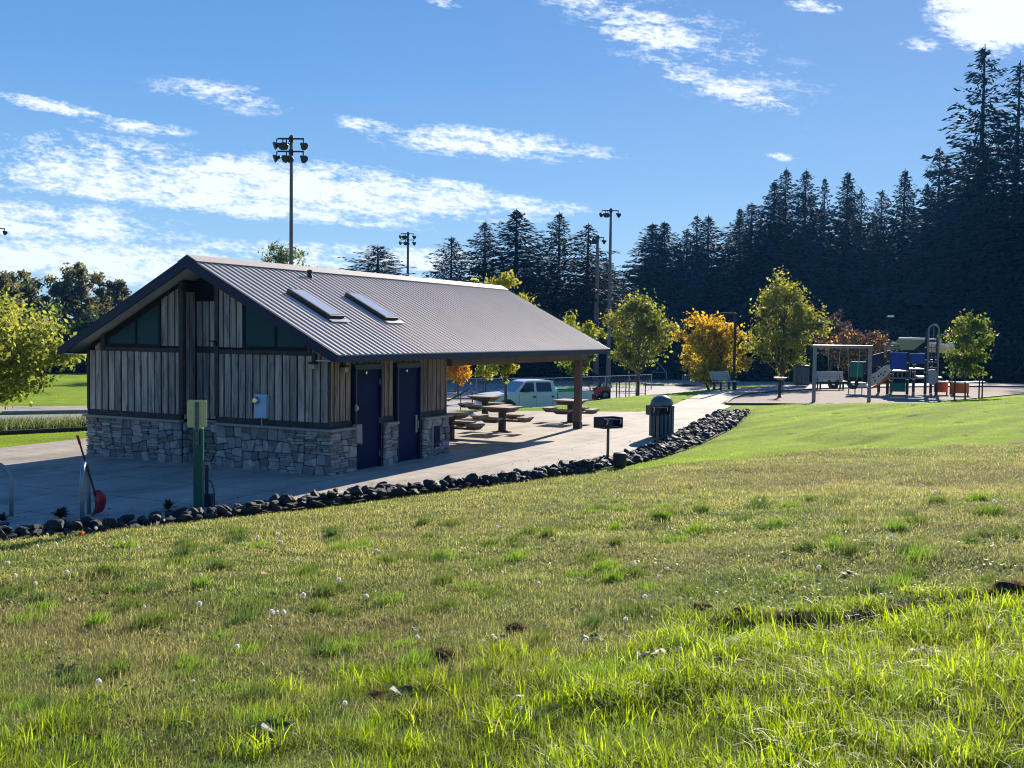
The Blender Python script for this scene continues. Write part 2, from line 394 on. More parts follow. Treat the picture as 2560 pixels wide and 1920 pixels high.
M['chrome'] = pm('bright_metal', (.7, .7, .7), (.6, .6, .62), 8, .2, 1, bump=0)
M['plastic_blue'] = pm('blue_plastic', (.008, .055, .36), (.012, .075, .42), 6, .4, bump=.03)
M['navy'] = pm('navy_enamel', (.008, .012, .035), (.012, .018, .05), 10, .4, bump=.05)
M['concrete_dark'] = pm('kerb_concrete', (.33, .31, .29), (.24, .225, .21), 8, .85, bump=.3, bd=.01)
M['rock'] = pm('dark_basalt', (.042, .041, .044), (.018, .018, .02), 7, .7, bump=.6, bd=.03, isl=.35, c3=(.11, .10, .085))
M['yellow_back'] = pm('sign_back_paint', (.78, .70, .30), (.70, .63, .26), 6, .5, bump=.03)
M['green_post'] = pm('green_enamel', (.008, .12, .085), (.006, .09, .065), 7, .35, bump=.03)
M['red_plastic'] = pm('red_plastic', (.40, .012, .018), (.30, .01, .015), 6, .35, bump=.03)
M['orange_plastic'] = pm('orange_plastic', (.80, .15, .012), (.70, .13, .012), 6, .4, bump=.02)
M['beige_plastic'] = pm('beige_plastic', (.80, .66, .50), (.70, .57, .42), 6, .4, bump=.03)
M['teal_plastic'] = pm('green_plastic', (.004, .16, .13), (.006, .12, .10), 6, .4, bump=.03)
M['wood_table'] = pm('table_boards', (.36, .30, .25), (.25, .20, .165), 5, .75, stretch=(1, 8, 8), bump=.2)
M['table_frame'] = pm('table_frame', (.085, .060, .052), (.055, .04, .036), 7, .7, bump=.05)
# ------------------------------------------------------------------ ground
def ground_colour(x, y):
    d, s = seg_dist(x, y, ROCKLINE); hillm = np.clip((-s*d)/.4, 0, 1)
    lu = lush(x, y); mo = mown(x, y)*hillm; so_ = soil_shade_mask(x, y)*hillm
    n1_ = vn(x, y, 1.3, 51); n2_ = vn(x, y, .35, 52); n3_ = vn(x, y, .12, 53)
    dry = np.array([.24, .215, .085]); grn = np.array([.11, .145, .035]); lawn = np.array([.22, .32, .014]); soil = np.array([.03, .02, .014])
    f = np.clip((n1_*.5+n2_*.35+n3_*.3-.45)*2.2+.2, 0, 1)[:, None]
    c = grn*(1-f)+dry*f
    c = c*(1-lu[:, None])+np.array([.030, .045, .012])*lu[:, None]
    st_ = vn((x*.35+y*.94)*2.2, (x*.94-y*.35)*.28, 1.0, 57); st2 = vn((x*.5+y*.87)*6, (x*.87-y*.5)*.6, 1.0, 58)
    lw = lawn*(.55+.30*n1_[:, None]+.15*n2_[:, None]+.50*st_[:, None]+.18*st2[:, None])
    mm = np.maximum(mo, 1-hillm)[:, None]
    c = c*(1-mm)+lw*mm
    return c*(1-so_[:, None])+soil*(.6+.8*n3_[:, None])*so_[:, None]
def ground_mesh():
    rr = [1.2]
    while rr[-1] < 900: rr.append(rr[-1]*(1.0105 if rr[-1] < 70 else 1.05))
    rr = np.array(rr)
    a = np.concatenate([np.arange(-34, 34.01, .14), np.arange(36, 325, 4.0)]); a = np.radians(-a)+YAW
    A, RR = np.meshgrid(a, rr); x = (CAM[0]+RR*np.cos(A)).ravel(); y = (CAM[1]+RR*np.sin(A)).ravel(); z = T(x, y)
    nr, na = A.shape; i = np.arange(nr-1)[:, None]*na; j = np.arange(na)[None, :]; j2 = (j+1) % na
    F = np.stack([i+j, i+j2, i+na+j2, i+na+j], -1).reshape(-1, 4)[:, ::-1]
    V = np.stack([x, y, z], 1)
    c0 = len(V); V = np.vstack([V, [[CAM[0], CAM[1], float(T(CAM[0], CAM[1]))]]])
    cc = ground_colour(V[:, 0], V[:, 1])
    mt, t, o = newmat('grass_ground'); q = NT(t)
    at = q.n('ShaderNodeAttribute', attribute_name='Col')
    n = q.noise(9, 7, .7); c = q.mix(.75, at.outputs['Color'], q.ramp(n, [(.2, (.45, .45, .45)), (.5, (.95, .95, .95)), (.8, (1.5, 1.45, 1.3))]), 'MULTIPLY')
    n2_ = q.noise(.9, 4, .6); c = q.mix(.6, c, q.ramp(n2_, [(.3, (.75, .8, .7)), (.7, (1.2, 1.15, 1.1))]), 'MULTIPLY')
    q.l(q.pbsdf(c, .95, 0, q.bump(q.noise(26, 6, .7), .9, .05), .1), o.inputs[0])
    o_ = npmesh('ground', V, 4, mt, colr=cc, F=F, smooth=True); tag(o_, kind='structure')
ground_mesh()

def concrete(name, c1, c2, step, off=(0, 0), wide=.022):
    mt, t, o = newmat(name); q = NT(t)
    tc_ = q.n('ShaderNodeTexCoord'); sp = q.n('ShaderNodeSeparateXYZ'); q.l(tc_.outputs['Object'], sp.inputs[0])
    def line(k, o_):
        a = q.math('ADD', sp.outputs[k], 1000*step+o_); a = q.math('MODULO', a, step)
        return q.math('LESS_THAN', a, wide)
    ln = q.math('MAXIMUM', line(0, off[0]), line(1, off[1]))
    big = q.noise(.55, 5, .6, stretch=(.6, 1.4, 1)); sm = q.noise(14, 6, .7); blot = q.noise(1.7, 3, .5)
    c = q.ramp(big, [(.34, tuple(x*.86 for x in c2)), (.5, c1), (.66, tuple(x*1.18 for x in c1))])
    c = q.mix(.5, c, q.ramp(sm, [(.3, (.82, .82, .82)), (.7, (1.1, 1.1, 1.1))]), 'MULTIPLY')
    c = q.mix(.55, c, q.ramp(blot, [(.30, (.60, .59, .58)), (.42, (.95, .95, .95)), (.60, (1, 1, 1)), (.70, (1.35, 1.33, 1.3))]), 'MULTIPLY')
    c = q.mix(ln, c, tuple(x*.28 for x in c1))
    h = q.math('SUBTRACT', q.noise(60, 5, .7), q.math('MULTIPLY', ln, 2.0))
    q.l(q.pbsdf(c, .82, 0, q.bump(h, .25, .006), .3), o.inputs[0]); return mt
M['paving'] = concrete('paving_concrete', (.43, .375, .315), (.34, .295, .245), 1.83, (.4, .3))
M['asphalt'] = pm('asphalt', (.36, .33, .31), (.28, .26, .25), 1.2, .85, bump=.3, bd=.01)
M['mulch'] = pm('wood_chips', (.52, .42, .345), (.20, .15, .12), 13, .95, bump=.35, bd=.02, det=8, c3=(.66, .56, .48))
ROCKTOP = [(-14, 3.6), (-9.0, 1.35), (-7.3, .45), (-6.35, -.18), (-5.15, -.72), (-3.9, -1.16), (-3, -1.25), (-1.96, -1.7), (-.75, -2.2), (.52, -2.75), (2.02, -3.2), (3.96, -3.4), (5.62, -3.6), (8.01, -3.65), (10.9, -3.35), (13.4, -3.0), (18, -2.3), (22.3, -1.75), (26.0, -1.35)]
pav = ROCKTOP+[(27.0, -.6), (31, .1), (35.4, .5), (39.3, -.3), (43.4, -1.7), (47.8, -4.3), (52.4, -8.4), (57, -14.5), (60.5, -13.5), (56.2, -6.9), (51, -2.2), (46.5, .9), (42, 2.2), (38.3, 2.7), (33.8, 2.35), (28.5, 1.5), (24.4, .8), (21.6, .5), (20.5, .8), (19.75, 2.1), (18.15, 4.6), (16.75, 6.95), (13.6, 7.9), (9, 9.5), (2.6, 9.85), (-.2, 9.7), (-6, 9.2), (-14, 8.6)]
p = MB(); p.prism(pav, lambda a, b, c: (a, b, c), -.14, 0); tag(p.build('paving', M['paving']), kind='structure')
# lighter patches where the concrete has been scrubbed
mul = [(27.05, -1.0), (28.2, -2.6), (29.2, -5.0), (30.4, -7.0), (33, -8.3), (37, -9.55), (45.3, -12.15), (58, -16.3), (56.6, -14.3), (52.1, -8.45), (47.6, -4.45), (43.3, -1.85), (39.2, -.45), (35.4, .36), (31, -.03), (27.4, -.72)]
p = MB(); p.prism(mul, lambda a, b, c: (a, b, c), -.2, -.012); tag(p.build('mulch', M['mulch']), kind='structure')
# timber edging around the chips
kb = MB(); kp = mul+[mul[0]]
for a, b in zip(kp[:-1], kp[1:]):
    kb.bar((a[0], a[1], -.02), (b[0], b[1], -.02), .11, .16)
tag(kb.build('kerb', pm('edging', (.10, .09, .085), (.06, .055, .05), 6, .8), bevel=.01), kind='structure')
def drape(name, pxs, near, far, n, dz, mat):
    V = []; F = []
    for i, px in enumerate(pxs):
        for j in range(n+1):
            d = near[i]+(far[i]-near[i])*j/n; P = AT(px, d); V.append((P[0], P[1], float(T(P[0], P[1]))+dz))
    for i in range(len(pxs)-1):
        for j in range(n):
            a = i*(n+1)+j; F.append((a, a+n+1, a+n+2, a+1))
    b = MB(); b.add(V, F); o = b.build(name, mat); tag(o, kind='structure'); return o
def interp(xs, pts): return [float(np.interp(x, [p[0] for p in pts], [p[1] for p in pts])) for x in xs]
pxs = list(range(-500, 2100, 40))
drape('parking_lot', pxs, interp(pxs, [(-500, 47), (215, 48.5), (700, 50), (1100, 54), (1500, 58), (1700, 62), (1850, 66), (2100, 74)]), interp(pxs, [(-500, 60), (215, 59), (700, 70), (1050, 93), (2100, 93)]), 14, .02, M['asphalt'])
drape('path', pxs[:32], interp(pxs[:32], [(-500, 63), (215, 61.5), (700, 73)]), interp(pxs[:32], [(-500, 68), (215, 65), (700, 76)]), 3, .03, M['paving'])
drape('gravel_strip', pxs[37:], [95.5]*len(pxs[37:]), [106]*len(pxs[37:]), 3, .02, pm('gravel', (.40, .35, .28), (.30, .26, .21), 3, .9))
# road kerb on the left
kb = MB()
kx = list(range(-200, 900, 60))
for d0, hh in ((60.0, .2), (46.2, .12)):
    pr = None
    for px in kx:
        P = AT(px, d0); P[2] = float(T(P[0], P[1]))+hh/2-.02
        if pr is not None: kb.bar(pr, P, .3, hh)
        pr = P
tag(kb.build('kerb', M['concrete_dark'], bevel=.02), kind='structure')

# ------------------------------------------------------------------ the rock border
def rock_mesh(seed, elong):
    r_ = random.Random(seed); bm = bmesh.new(); bmesh.ops.create_icosphere(bm, subdivisions=3, radius=.5)
    pl = [(Vector((r_.gauss(0, 1), r_.gauss(0, 1), r_.gauss(0, 1))).normalized(), r_.uniform(.20, .40)) for _ in range(11)]
    for v in bm.verts:
        c = v.co.copy()
        for n, d in pl:
            k = c.dot(n)
            if k > d: c -= n*(k-d)
        c += Vector((r_.uniform(-.012, .012) for _ in range(3)))
        v.co = Vector((c.x*elong, c.y, c.z*.8))
    me = bpy.data.meshes.new('rock'); bm.to_mesh(me); bm.free(); me.materials.append(M['rock']); return me
RM = [rock_mesh(50+i, 1.0+.13*(i % 6)) for i in range(12)]
def along(P, step):
    out = []; acc_ = 0
    for (ax, ay), (bx, by) in zip(P[:-1], P[1:]):
        l = math.hypot(bx-ax, by-ay); t = acc_
        while t < l:
            out.append((ax+(bx-ax)*t/l, ay+(by-ay)*t/l, math.atan2(by-ay, bx-ax))); t += step
        acc_ = t-l
    return out
def lerp_line(A, B, f): return [((1-f)*a[0]+f*b[0], (1-f)*a[1]+f*b[1]) for a, b in zip(A, B)]
UP = [(-9.0, 1.05), (-7.2, .22), (-6.25, -.40), (-5.1, -.88), (-3.92, -1.34), (-2.9, -1.45), (-1.9, -1.84), (-.70, -2.36), (.56, -2.88), (2.05, -3.36), (3.9, -3.55), (5.6, -3.76), (8.0, -3.8), (10.9, -3.5), (13.4, -3.15), (18, -2.5), (22.0, -2.0)]
LO = [(-9.8, .62), (-7.7, -.12), (-6.5, -.86), (-5.15, -1.30), (-4.1, -1.62), (-3.1, -2.0), (-1.95, -2.36), (-.70, -2.84), (.5, -3.28), (2.0, -3.78), (4.2, -4.3), (6.2, -4.62), (9, -4.66), (12, -4.4), (15, -4.1), (19, -3.5), (23.5, -2.7)]
cand = []
for row, (f, step) in enumerate(((0.05, .235), (.36, .23), (.68, .235), (.97, .24))):
    for (x, y, a) in along(lerp_line(UP, LO, f), step):
        cand.append((x+rnd.uniform(-.07, .07), y+rnd.uniform(-.07, .07), a, row))
extra = [(x+rnd.uniform(-.07, .07), y+rnd.uniform(-.07, .07), a, 5) for f in (.22, .52, .84) for (x, y, a) in along([p_ for p_ in lerp_line(UP, LO, f)][10:], .22)]
cand += extra
cand.sort(key=lambda c: math.hypot(c[0]-CAM[0], c[1]-CAM[1]))
few = 0; restV = []; restF = []
sect = [(-3.6, 'dark rock in the border between the lawn and the shaded paving near the bike racks'), (3.2, 'dark rock in the border running past the restroom doors, between grill and green post'),
        (99, 'dark rock in the wide bed beside the curving path beyond the grill')]
for (x, y, a, row) in cand:
    s_ = rnd.choice([.7, .85, 1, 1, 1.25])*rnd.uniform(.155, .25)*(1.1 if row in (1, 2) else 1)
    z = max(0, float(T0(x, y)))*.6+rnd.uniform(.02, .075)+(.05 if row in (1, 2) and x < 4 else 0)
    e = (rnd.uniform(-.6, .6), rnd.uniform(-.5, .5), a+rnd.uniform(-1.2, 1.2))
    me = RM[rnd.randrange(12)]
    if few < 290:
        o = bpy.data.objects.new('rock', me); col.objects.link(o); o.location = (x, y, z); o.rotation_euler = e; o.scale = (s_, s_, s_*rnd.uniform(.75, 1.1))
        lab = next(l for lim, l in sect if x < lim)
        tag(o, lab, 'rock', 'dark rocks edging the paving' if lab == sect[0][1] else 'dark rocks past the doors' if lab == sect[1][1] else 'dark rocks beside the path'); few += 1
    else:
        mm = Matrix.Translation((x, y, z)) @ Matrix.Rotation(e[2], 4, 'Z') @ Matrix.Rotation(e[0], 4, 'X') @ Matrix.Diagonal((s_, s_, s_, 1))
        b0 = len(restV); restV += [tuple(mm @ v.co) for v in me.vertices]; restF += [tuple(i+b0 for i in f.vertices) for f in me.polygons]
b = MB(); b.add(restV, restF); tag(b.build('rock_bed', M['rock']), 'bed of small dark rocks filling the strip beside the path', 'rocks', kind='stuff')
# the soil the rocks lie on
b = MB(); n_ = len(UP)
V = [(x, y, .008) for x, y in UP]+[(x-.0, y-.1, max(.012, float(T0(x, y-.1))+.01)) for x, y in LO]
b.add(V, [(i, i+1, n_+i+1, n_+i) for i in range(n_-1)]); tag(b.build('soil_strip', pm('dark_soil', (.028, .022, .018), (.018, .014, .012), 10, .95)), kind='structure')
# ------------------------------------------------------------------ the restroom building with its picnic shelter
W, LX, HC, HS = 6.83, 4.72, .94, 2.50
X0, X1, YE0, YE1, ZE, ZR, YM = -.41, 14.1, -.46, 7.29, 2.47, 4.461, 3.415
SL = (ZR-ZE)/(YM-YE0)
def zroof(y): return ZR-SL*abs(y-YM)
B = thing('restroom_building', 'grey board and stone restroom building with ribbed metal roof reaching over an open picnic shelter', 'building')
M['stone'] = pm('wall_stone', (.44, .41, .37), (.26, .25, .24), 5, .85, bump=.6, bd=.02, isl=.45, c3=(.54, .48, .40))
M['mortar'] = pm('mortar', (.05, .045, .04), (.03, .028, .026), 12, .95)
M['cap'] = pm('stone_cap', (.38, .34, .30), (.30, .27, .24), 9, .8, bump=.3)
def boards_mat(name, c1, c2, c3):
    mt, t, o = newmat(name); q = NT(t)
    g = q.n('ShaderNodeNewGeometry'); rd = g.outputs['Random Per Island']
    tcn = q.n('ShaderNodeTexCoord'); ad = q.n('ShaderNodeVectorMath', operation='ADD'); q.l(tcn.outputs['Object'], ad.inputs[0])
    cb = q.n('ShaderNodeCombineXYZ'); q.l(q.math('MULTIPLY', rd, 37.0), cb.inputs[2]); q.l(q.math('MULTIPLY', rd, 11.0), cb.inputs[0]); q.l(cb.outputs[0], ad.inputs[1])
    n1_ = q.noise(1, 6, .65, vec=ad.outputs[0], stretch=(26, 26, 1.1)); n2_ = q.noise(1, 4, .6, vec=ad.outputs[0], stretch=(5, 5, .7)); n3_ = q.noise(1, 5, .7, vec=ad.outputs[0], stretch=(9, 9, 1.6))
    c = q.ramp(n1_, [(.30, c2), (.50, c1), (.70, c3)])
    c = q.mix(.85, c, q.ramp(n2_, [(.33, (.55, .57, .64)), (.55, (1, 1, 1)), (.7, (1.2, 1.17, 1.12))]), 'MULTIPLY')
    c = q.mix(.7, c, q.ramp(n3_, [(.36, (.35, .33, .33)), (.47, (1, 1, 1))]), 'MULTIPLY')
    # each board a little lighter or darker at random
    sp = q.n('ShaderNodeSeparateXYZ'); q.l(tcn.outputs['Object'], sp.inputs[0])
    hv = q.n('ShaderNodeHueSaturation'); q.l(q.math('ADD', q.math('MULTIPLY', rd, .42), .79), hv.inputs['Value']); q.l(c, hv.inputs['Color'])
    q.l(q.pbsdf(hv.outputs[0], .85, 0, q.bump(n1_, .5, .006), .15), o.inputs[0]); return mt
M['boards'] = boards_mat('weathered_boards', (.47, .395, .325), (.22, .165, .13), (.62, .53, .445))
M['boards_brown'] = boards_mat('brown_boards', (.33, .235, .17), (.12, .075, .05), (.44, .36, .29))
M['trim'] = pm('dark_trim', (.075, .06, .052), (.035, .028, .028), 6, .8, stretch=(1, 1, 1), bump=.25)
M['shade'] = pm('dark_backing', (.012, .010, .010), (.02, .016, .014), 8, .9)
M['fascia'] = pm('fascia_paint', (.007, .012, .06), (.006, .010, .05), 3, .55, bump=.05)
M['soffit'] = pm('soffit_panel', (.62, .61, .52), (.54, .54, .46), 2, .8, bump=.05)
M['door'] = pm('navy_door', (.0003, .003, .036), (.0006, .009, .066), 1.6, .55, bump=.03, spec=.1)
M['wglass'] = pm('window_panel', (.014, .060, .072), (.020, .075, .09), 1.2, .4, bump=.02, spec=.15)
M['roofmetal'] = pm('roof_metal', (.62, .545, .49), (.56, .49, .44), 1.6, .6, 0, bump=.02, spec=.2)
# core
co = MB()
def slab_core(ya, yb, xa):
    ys = [ya, yb] if not (ya < YM < yb) else [ya, YM, yb]
    poly = [(ya, 0)]+[(y, zroof(y)-.17) for y in ys]+[(yb, 0)]
    co.prism(poly, lambda a, b_, c: (c, a, b_), xa, LX-.03)
slab_core(.12, 2.955, .03); slab_core(2.957, 3.963, .42); slab_core(3.965, W-.03, .03)
co.build('inner_wall', M['shade'], B)
# stone veneer
def clip(poly, n, d):
    out = []
    for i in range(len(poly)):
        a, b_ = poly[i], poly[(i+1) % len(poly)]; da = a[0]*n[0]+a[1]*n[1]-d; db = b_[0]*n[0]+b_[1]*n[1]-d
        if da <= 0: out.append(a)
        if da*db < 0: t = da/(da-db); out.append((a[0]+(b_[0]-a[0])*t, a[1]+(b_[1]-a[1])*t))
    return out
def split(poly, r_, out, depth=0, ledge=None):
    xs = [p_[0] for p_ in poly]; zs = [p_[1] for p_ in poly]; w_, h_ = max(xs)-min(xs), max(zs)-min(zs)
    if w_*h_ < .42 and ledge is None: ledge = r_.random() < .60
    if ledge is None: mw, mh = .6, .55
    elif ledge: mw, mh = .42, .085
    else: mw, mh = .34, .27
    if w_ <= mw and h_ <= mh or depth > 12:
        out.append(poly); return
    vert = (w_/mw) > (h_/mh)
    f = r_.uniform(.36, .64)
    if vert:
        c = min(xs)+w_*f; a = r_.gauss(0, .10 if ledge else .22); cz = (min(zs)+max(zs))/2
        n = (math.cos(a), math.sin(a)); d = c*n[0]+cz*n[1]
    else:
        c = min(zs)+h_*f; a = r_.gauss(0, .03 if ledge else .16); cx = (min(xs)+max(xs))/2
        n = (math.sin(a), math.cos(a)); d = cx*n[0]+c*n[1]
    for q_ in (clip(poly, n, d), clip(poly, (-n[0], -n[1]), -d)):
        if len(q_) >= 3: split(q_, r_, out, depth+1, ledge)
def veneer(mb, u0, u1, z0, z1, fn, r_):
    """fn(u, z, out) -> point"""
    out = []; split([(u0, z0), (u1, z0), (u1, z1), (u0, z1)], r_, out)
    for poly in out:
        cx = sum(p_[0] for p_ in poly)/len(poly); cz = sum(p_[1] for p_ in poly)/len(poly)
        pp = []
        for i, p_ in enumerate(poly):       # round the corners a little
            a, c = poly[i-1], poly[(i+1) % len(poly)]
            for o_ in (a, c):
                l = math.hypot(o_[0]-p_[0], o_[1]-p_[1]); k = min(.022, l*.3)/max(l, 1e-6)
                pp.append((p_[0]+(o_[0]-p_[0])*k, p_[1]+(o_[1]-p_[1])*k))
        dep = r_.uniform(.035, .085)
        def ins(g):
            res = []
            for p_ in pp:
                l = math.hypot(p_[0]-cx, p_[1]-cz); k = max(.3, 1-g/max(l, .01)); res.append((cx+(p_[0]-cx)*k, cz+(p_[1]-cz)*k))
            return res
        rings = [(ins(.006), 0), (ins(.007), dep*.75), (ins(.02), dep)]
        n = len(pp); vs = [fn(p_[0], p_[1], d+r_.uniform(-.004, .004)*(d > 0)) for ring, d in rings for p_ in ring]
        fs = [(k*n+i, k*n+(i+1) % n, (k+1)*n+(i+1) % n, (k+1)*n+i) for k in range(2) for i in range(n)]+[tuple(2*n+i for i in range(n))]
        mb.add(vs, fs)
r_ = random.Random(5)
HV = HC-.05
def vwall(u0, u1, fn):
    sb = MB(); veneer(sb, u0, u1, -.02, HV, fn, r_); sb.build('stone_base', M['stone'], B)
vwall(-.06, 2.96, lambda u, z, o_: (-o_, u, z))
vwall(3.96, W+.04, lambda u, z, o_: (-o_, u, z))
vwall(2.98, 3.94, lambda u, z, o_: (.40-o_, u, z))
vwall(.0, .36, lambda u, z, o_: (u, 3.955-o_*.5, z))
for a, b_ in ((-.06, .87), (1.9, 2.44), (3.5, LX)):
    vwall(a, b_, lambda u, z, o_: (u, .0-o_, z))
vwall(0, W, lambda u, z, o_: (LX+o_, u, z))
class Each:
    def __init__(s, name, mat, bevel=0): s.a = (name, mat, bevel)
    def bx(s, *k): MB().bx(*k).build(s.a[0], s.a[1], B, bevel=s.a[2]); return s
    def build(s, *k, **q): pass
mb = Each('mortar', M['mortar'])
mb.bx(-.012, .03, -.01, 2.96, -.05, HV); mb.bx(-.012, .03, 3.96, W, -.05, HV)
for a, b_ in ((.031, .87), (1.9, 2.44), (3.5, LX)): mb.bx(a, b_, -.012, .119, -.05, HV)
mb.bx(LX-.028, LX+.01, .1, W-.02, -.05, HV)
cp = Each('stone_cap', M['cap'], .012)
cp.bx(-.115, .04, -.115, 2.955, HV, HC+.005); cp.bx(-.115, .04, 3.965, W+.10, HV, HC+.005); cp.bx(.30, .42, 2.96, 3.96, HV+.002, HC)
cp.bx(.042, .84, -.115, .05, HV, HC+.004); cp.bx(1.93, 2.42, -.115, .05, HV, HC+.004); cp.bx(3.53, LX+.1, -.115, .05, HV, HC+.004)
cp.build('stone_cap', M['cap'], B, bevel=.012)
# board walls
STEP, BWID = .2, .162
def bwall(mb, u0, u1, z0, ztop, fn, th=.022):
    n = max(1, round((u1-u0)/STEP)); st = (u1-u0)/n
    for i in range(n):
        a = u0+i*st+(st-BWID*st/STEP)/2; c = a+BWID*st/STEP; j = rnd.uniform(0, .006)
        za, zc = (ztop(a), ztop(c)) if callable(ztop) else (ztop, ztop)
        if min(za, zc) < z0+.05: continue
        vs = [fn(a, z0, 0), fn(c, z0, 0), fn(c, zc, 0), fn(a, za, 0), fn(a+.004, z0, th+j), fn(c-.004, z0, th+j), fn(c-.004, zc, th+j), fn(a+.004, za, th+j)]
        mb.add(vs, [(0, 3, 2, 1), (4, 5, 6, 7), (0, 1, 5, 4), (1, 2, 6, 5), (2, 3, 7, 6), (3, 0, 4, 7)])
gx = lambda u, z, o_: (-.001-o_, u, z)
top = lambda y: zroof(y)-.30
TR = 2.56
gb = MB()
bwall(gb, .04, 2.96, HC+.13, 2.42, gx); bwall(gb, 3.96, W-.04, HC+.13, 2.42, gx)
bwall(gb, .04, .56, 2.421, top, gx); bwall(gb, 2.26, 2.96, TR, top, gx)
bwall(gb, 3.96, 4.57, TR, top, gx); bwall(gb, 6.26, W-.04, 2.421, top, gx)
bwall(gb, 2.98, 3.94, HC+.03, 2.42, lambda u, z, o_: (.415-o_, u, z)); bwall(gb, 2.98, 3.94, 2.56, 3.55, lambda u, z, o_: (.415-o_, u, z))
bwall(gb, .02, .38, HC+.03, 3.75, lambda u, z, o_: (u, 3.96-o_, z))
gb.build('board_wall', M['boards'], B)
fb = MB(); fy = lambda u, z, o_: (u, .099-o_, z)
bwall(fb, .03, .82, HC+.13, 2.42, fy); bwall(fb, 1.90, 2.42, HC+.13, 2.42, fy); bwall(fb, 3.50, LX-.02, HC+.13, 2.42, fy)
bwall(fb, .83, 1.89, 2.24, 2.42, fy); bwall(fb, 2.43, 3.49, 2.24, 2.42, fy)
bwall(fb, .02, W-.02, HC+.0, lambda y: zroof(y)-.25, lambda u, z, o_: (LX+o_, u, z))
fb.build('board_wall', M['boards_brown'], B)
bw = MB(); bwall(bw, .02, LX-.02, .0, 2.42, lambda u, z, o_: (u, W-.02+o_, z)); bw.build('board_wall', M['boards'], B)
# trims
tr = Each('trim_board', M['trim'], .006)
tr.bx(-.05, .02, .0, 2.95, HC+.006, HC+.125); tr.bx(-.05, .02, 3.97, W, HC+.006, HC+.125)
tr.bx(-.045, .02, .56, 2.95, 2.425, 2.515); tr.bx(-.045, .02, 3.97, 6.26, 2.425, 2.515); tr.bx(.37, .415, 2.98, 3.94, 2.425, 2.54)
tr.bx(-.05, .0, .44, .56, 2.425, 2.78); tr.bx(-.05, .0, 6.27, 6.38, 2.425, 2.80)
tr.bx(-.055, .05, 3.90, 4.03, HC+.127, zroof(3.95)-.22); tr.bx(-.055, .05, 2.90, 3.01, HC+.127, zroof(2.93)-.24)
tr.bx(-.04, .02, -.0, .035, HC+.126, 2.42); tr.bx(-.045, .02, W-.05, W+.02, HC+.126, 2.42)
for a, b_ in ((.03, .82), (1.90, 2.42), (3.50, LX-.02)): tr.bx(a, b_, .05, .10, HC+.006, HC+.125)
tr.build('trim_board', M['trim'], B, bevel=.006)
# gable windows
def gwin(ya, yb, ym):
    lo = 2.52
    fr = MB(); P_ = lambda a, b_, c: (c, a, b_)
    ed = lambda y: max(lo+.06, min(zroof(y)-.31, 9))
    f = MB(); f.prism([(ya, lo), (yb, lo), (yb, ed(yb)), (ya, ed(ya))], P_, .005, .028)
    root = f.build('window', M['shade'], B)
    fr.bx(-.03, .0, ya, yb, lo-.004, lo+.07)
    for y in (ya+.02, ym, yb-.02): fr.bx(-.028, .0, y-.03, y+.03, lo+.072, ed(y)-.02)
    fr.bar((-.014, ya, ed(ya)+.0), (-.014, yb, ed(yb)+.0), .028, .06)
    fr.build('frame', M['shade'], root)
    for a, b_ in ((ya+.05, ym-.03), (ym+.03, yb-.05)):
        g = MB(); g.prism([(a, lo+.07), (b_, lo+.07), (b_, ed(b_)-.03), (a, ed(a)-.03)], P_, -.012, .003); g.build('pane', M['wglass'], root)
gwin(.58, 2.24, 1.38); gwin(4.59, 6.24, 5.33)
# roof sheets, ribs, ridge
rf = MB()
for s_ in (-1, 1):
    ye = YE0 if s_ < 0 else YE1
    P_ = lambda a, b_, c: (c, a, b_)
    rf.prism([(YM, ZR-.035), (YM, ZR), (ye, ZE), (ye, ZE-.035)], P_, X0+.0, X1)
roof = rf.build('roof', M['roofmetal'], B)
rb = MB(); nr_ = int((X1-X0)/.2)
th = math.atan(SL)
for s_ in (-1, 1):
    ye = (YE0-.02) if s_ < 0 else (YE1+.02)
    for i in range(nr_+1):
        x = X0+.02+i*(X1-X0-.04)/nr_
        h = .023
        a = (YM-.0*s_, ZR+.001); c = (ye, ZE-.01+.001)
        vs = [(x-.020, a[0], a[1]), (x+.020, a[0], a[1]), (x+.012, a[0], a[1]+h), (x-.012, a[0], a[1]+h), (x-.018, c[0], c[1]), (x+.018, c[0], c[1]), (x+.012, c[0], c[1]+h), (x-.012, c[0], c[1]+h)]
        rb.add(vs, [(0, 1, 2, 3), (7, 6, 5, 4), (0, 3, 7, 4), (1, 5, 6, 2), (3, 2, 6, 7), (0, 4, 5, 1)])
rb.build('rib', M['roofmetal'], roof)
rc = MB(); P_ = lambda a, b_, c: (c, a, b_)
rc.prism([(YM-.27, zroof(YM-.27)+.04), (YM, ZR+.045), (YM+.27, zroof(YM+.27)+.04), (YM, ZR+.06)][:3]+[(YM, ZR+.058)], P_, X0-.02, X1+.02)
rc = MB(); rc.add([(X0-.02, YM-.27, zroof(YM-.27)+.040), (X0-.02, YM, ZR+.040), (X0-.02, YM+.27, zroof(YM+.27)+.040), (X0-.02, YM+.27, zroof(YM+.27)+.052), (X0-.02, YM, ZR+.056), (X0-.02, YM-.27, zroof(YM-.27)+.052),
                   (X1+.02, YM-.27, zroof(YM-.27)+.040), (X1+.02, YM, ZR+.040), (X1+.02, YM+.27, zroof(YM+.27)+.040), (X1+.02, YM+.27, zroof(YM+.27)+.052), (X1+.02, YM, ZR+.056), (X1+.02, YM-.27, zroof(YM-.27)+.052)],
                  [(0, 1, 4, 5), (1, 2, 3, 4), (6, 11, 10, 7), (7, 10, 9, 8), (5, 4, 10, 11), (4, 3, 9, 10), (0, 6, 7, 1), (1, 7, 8, 2), (0, 5, 11, 6), (2, 8, 9, 3)])
rc.build('ridge_cap', M['roofmetal'], roof)
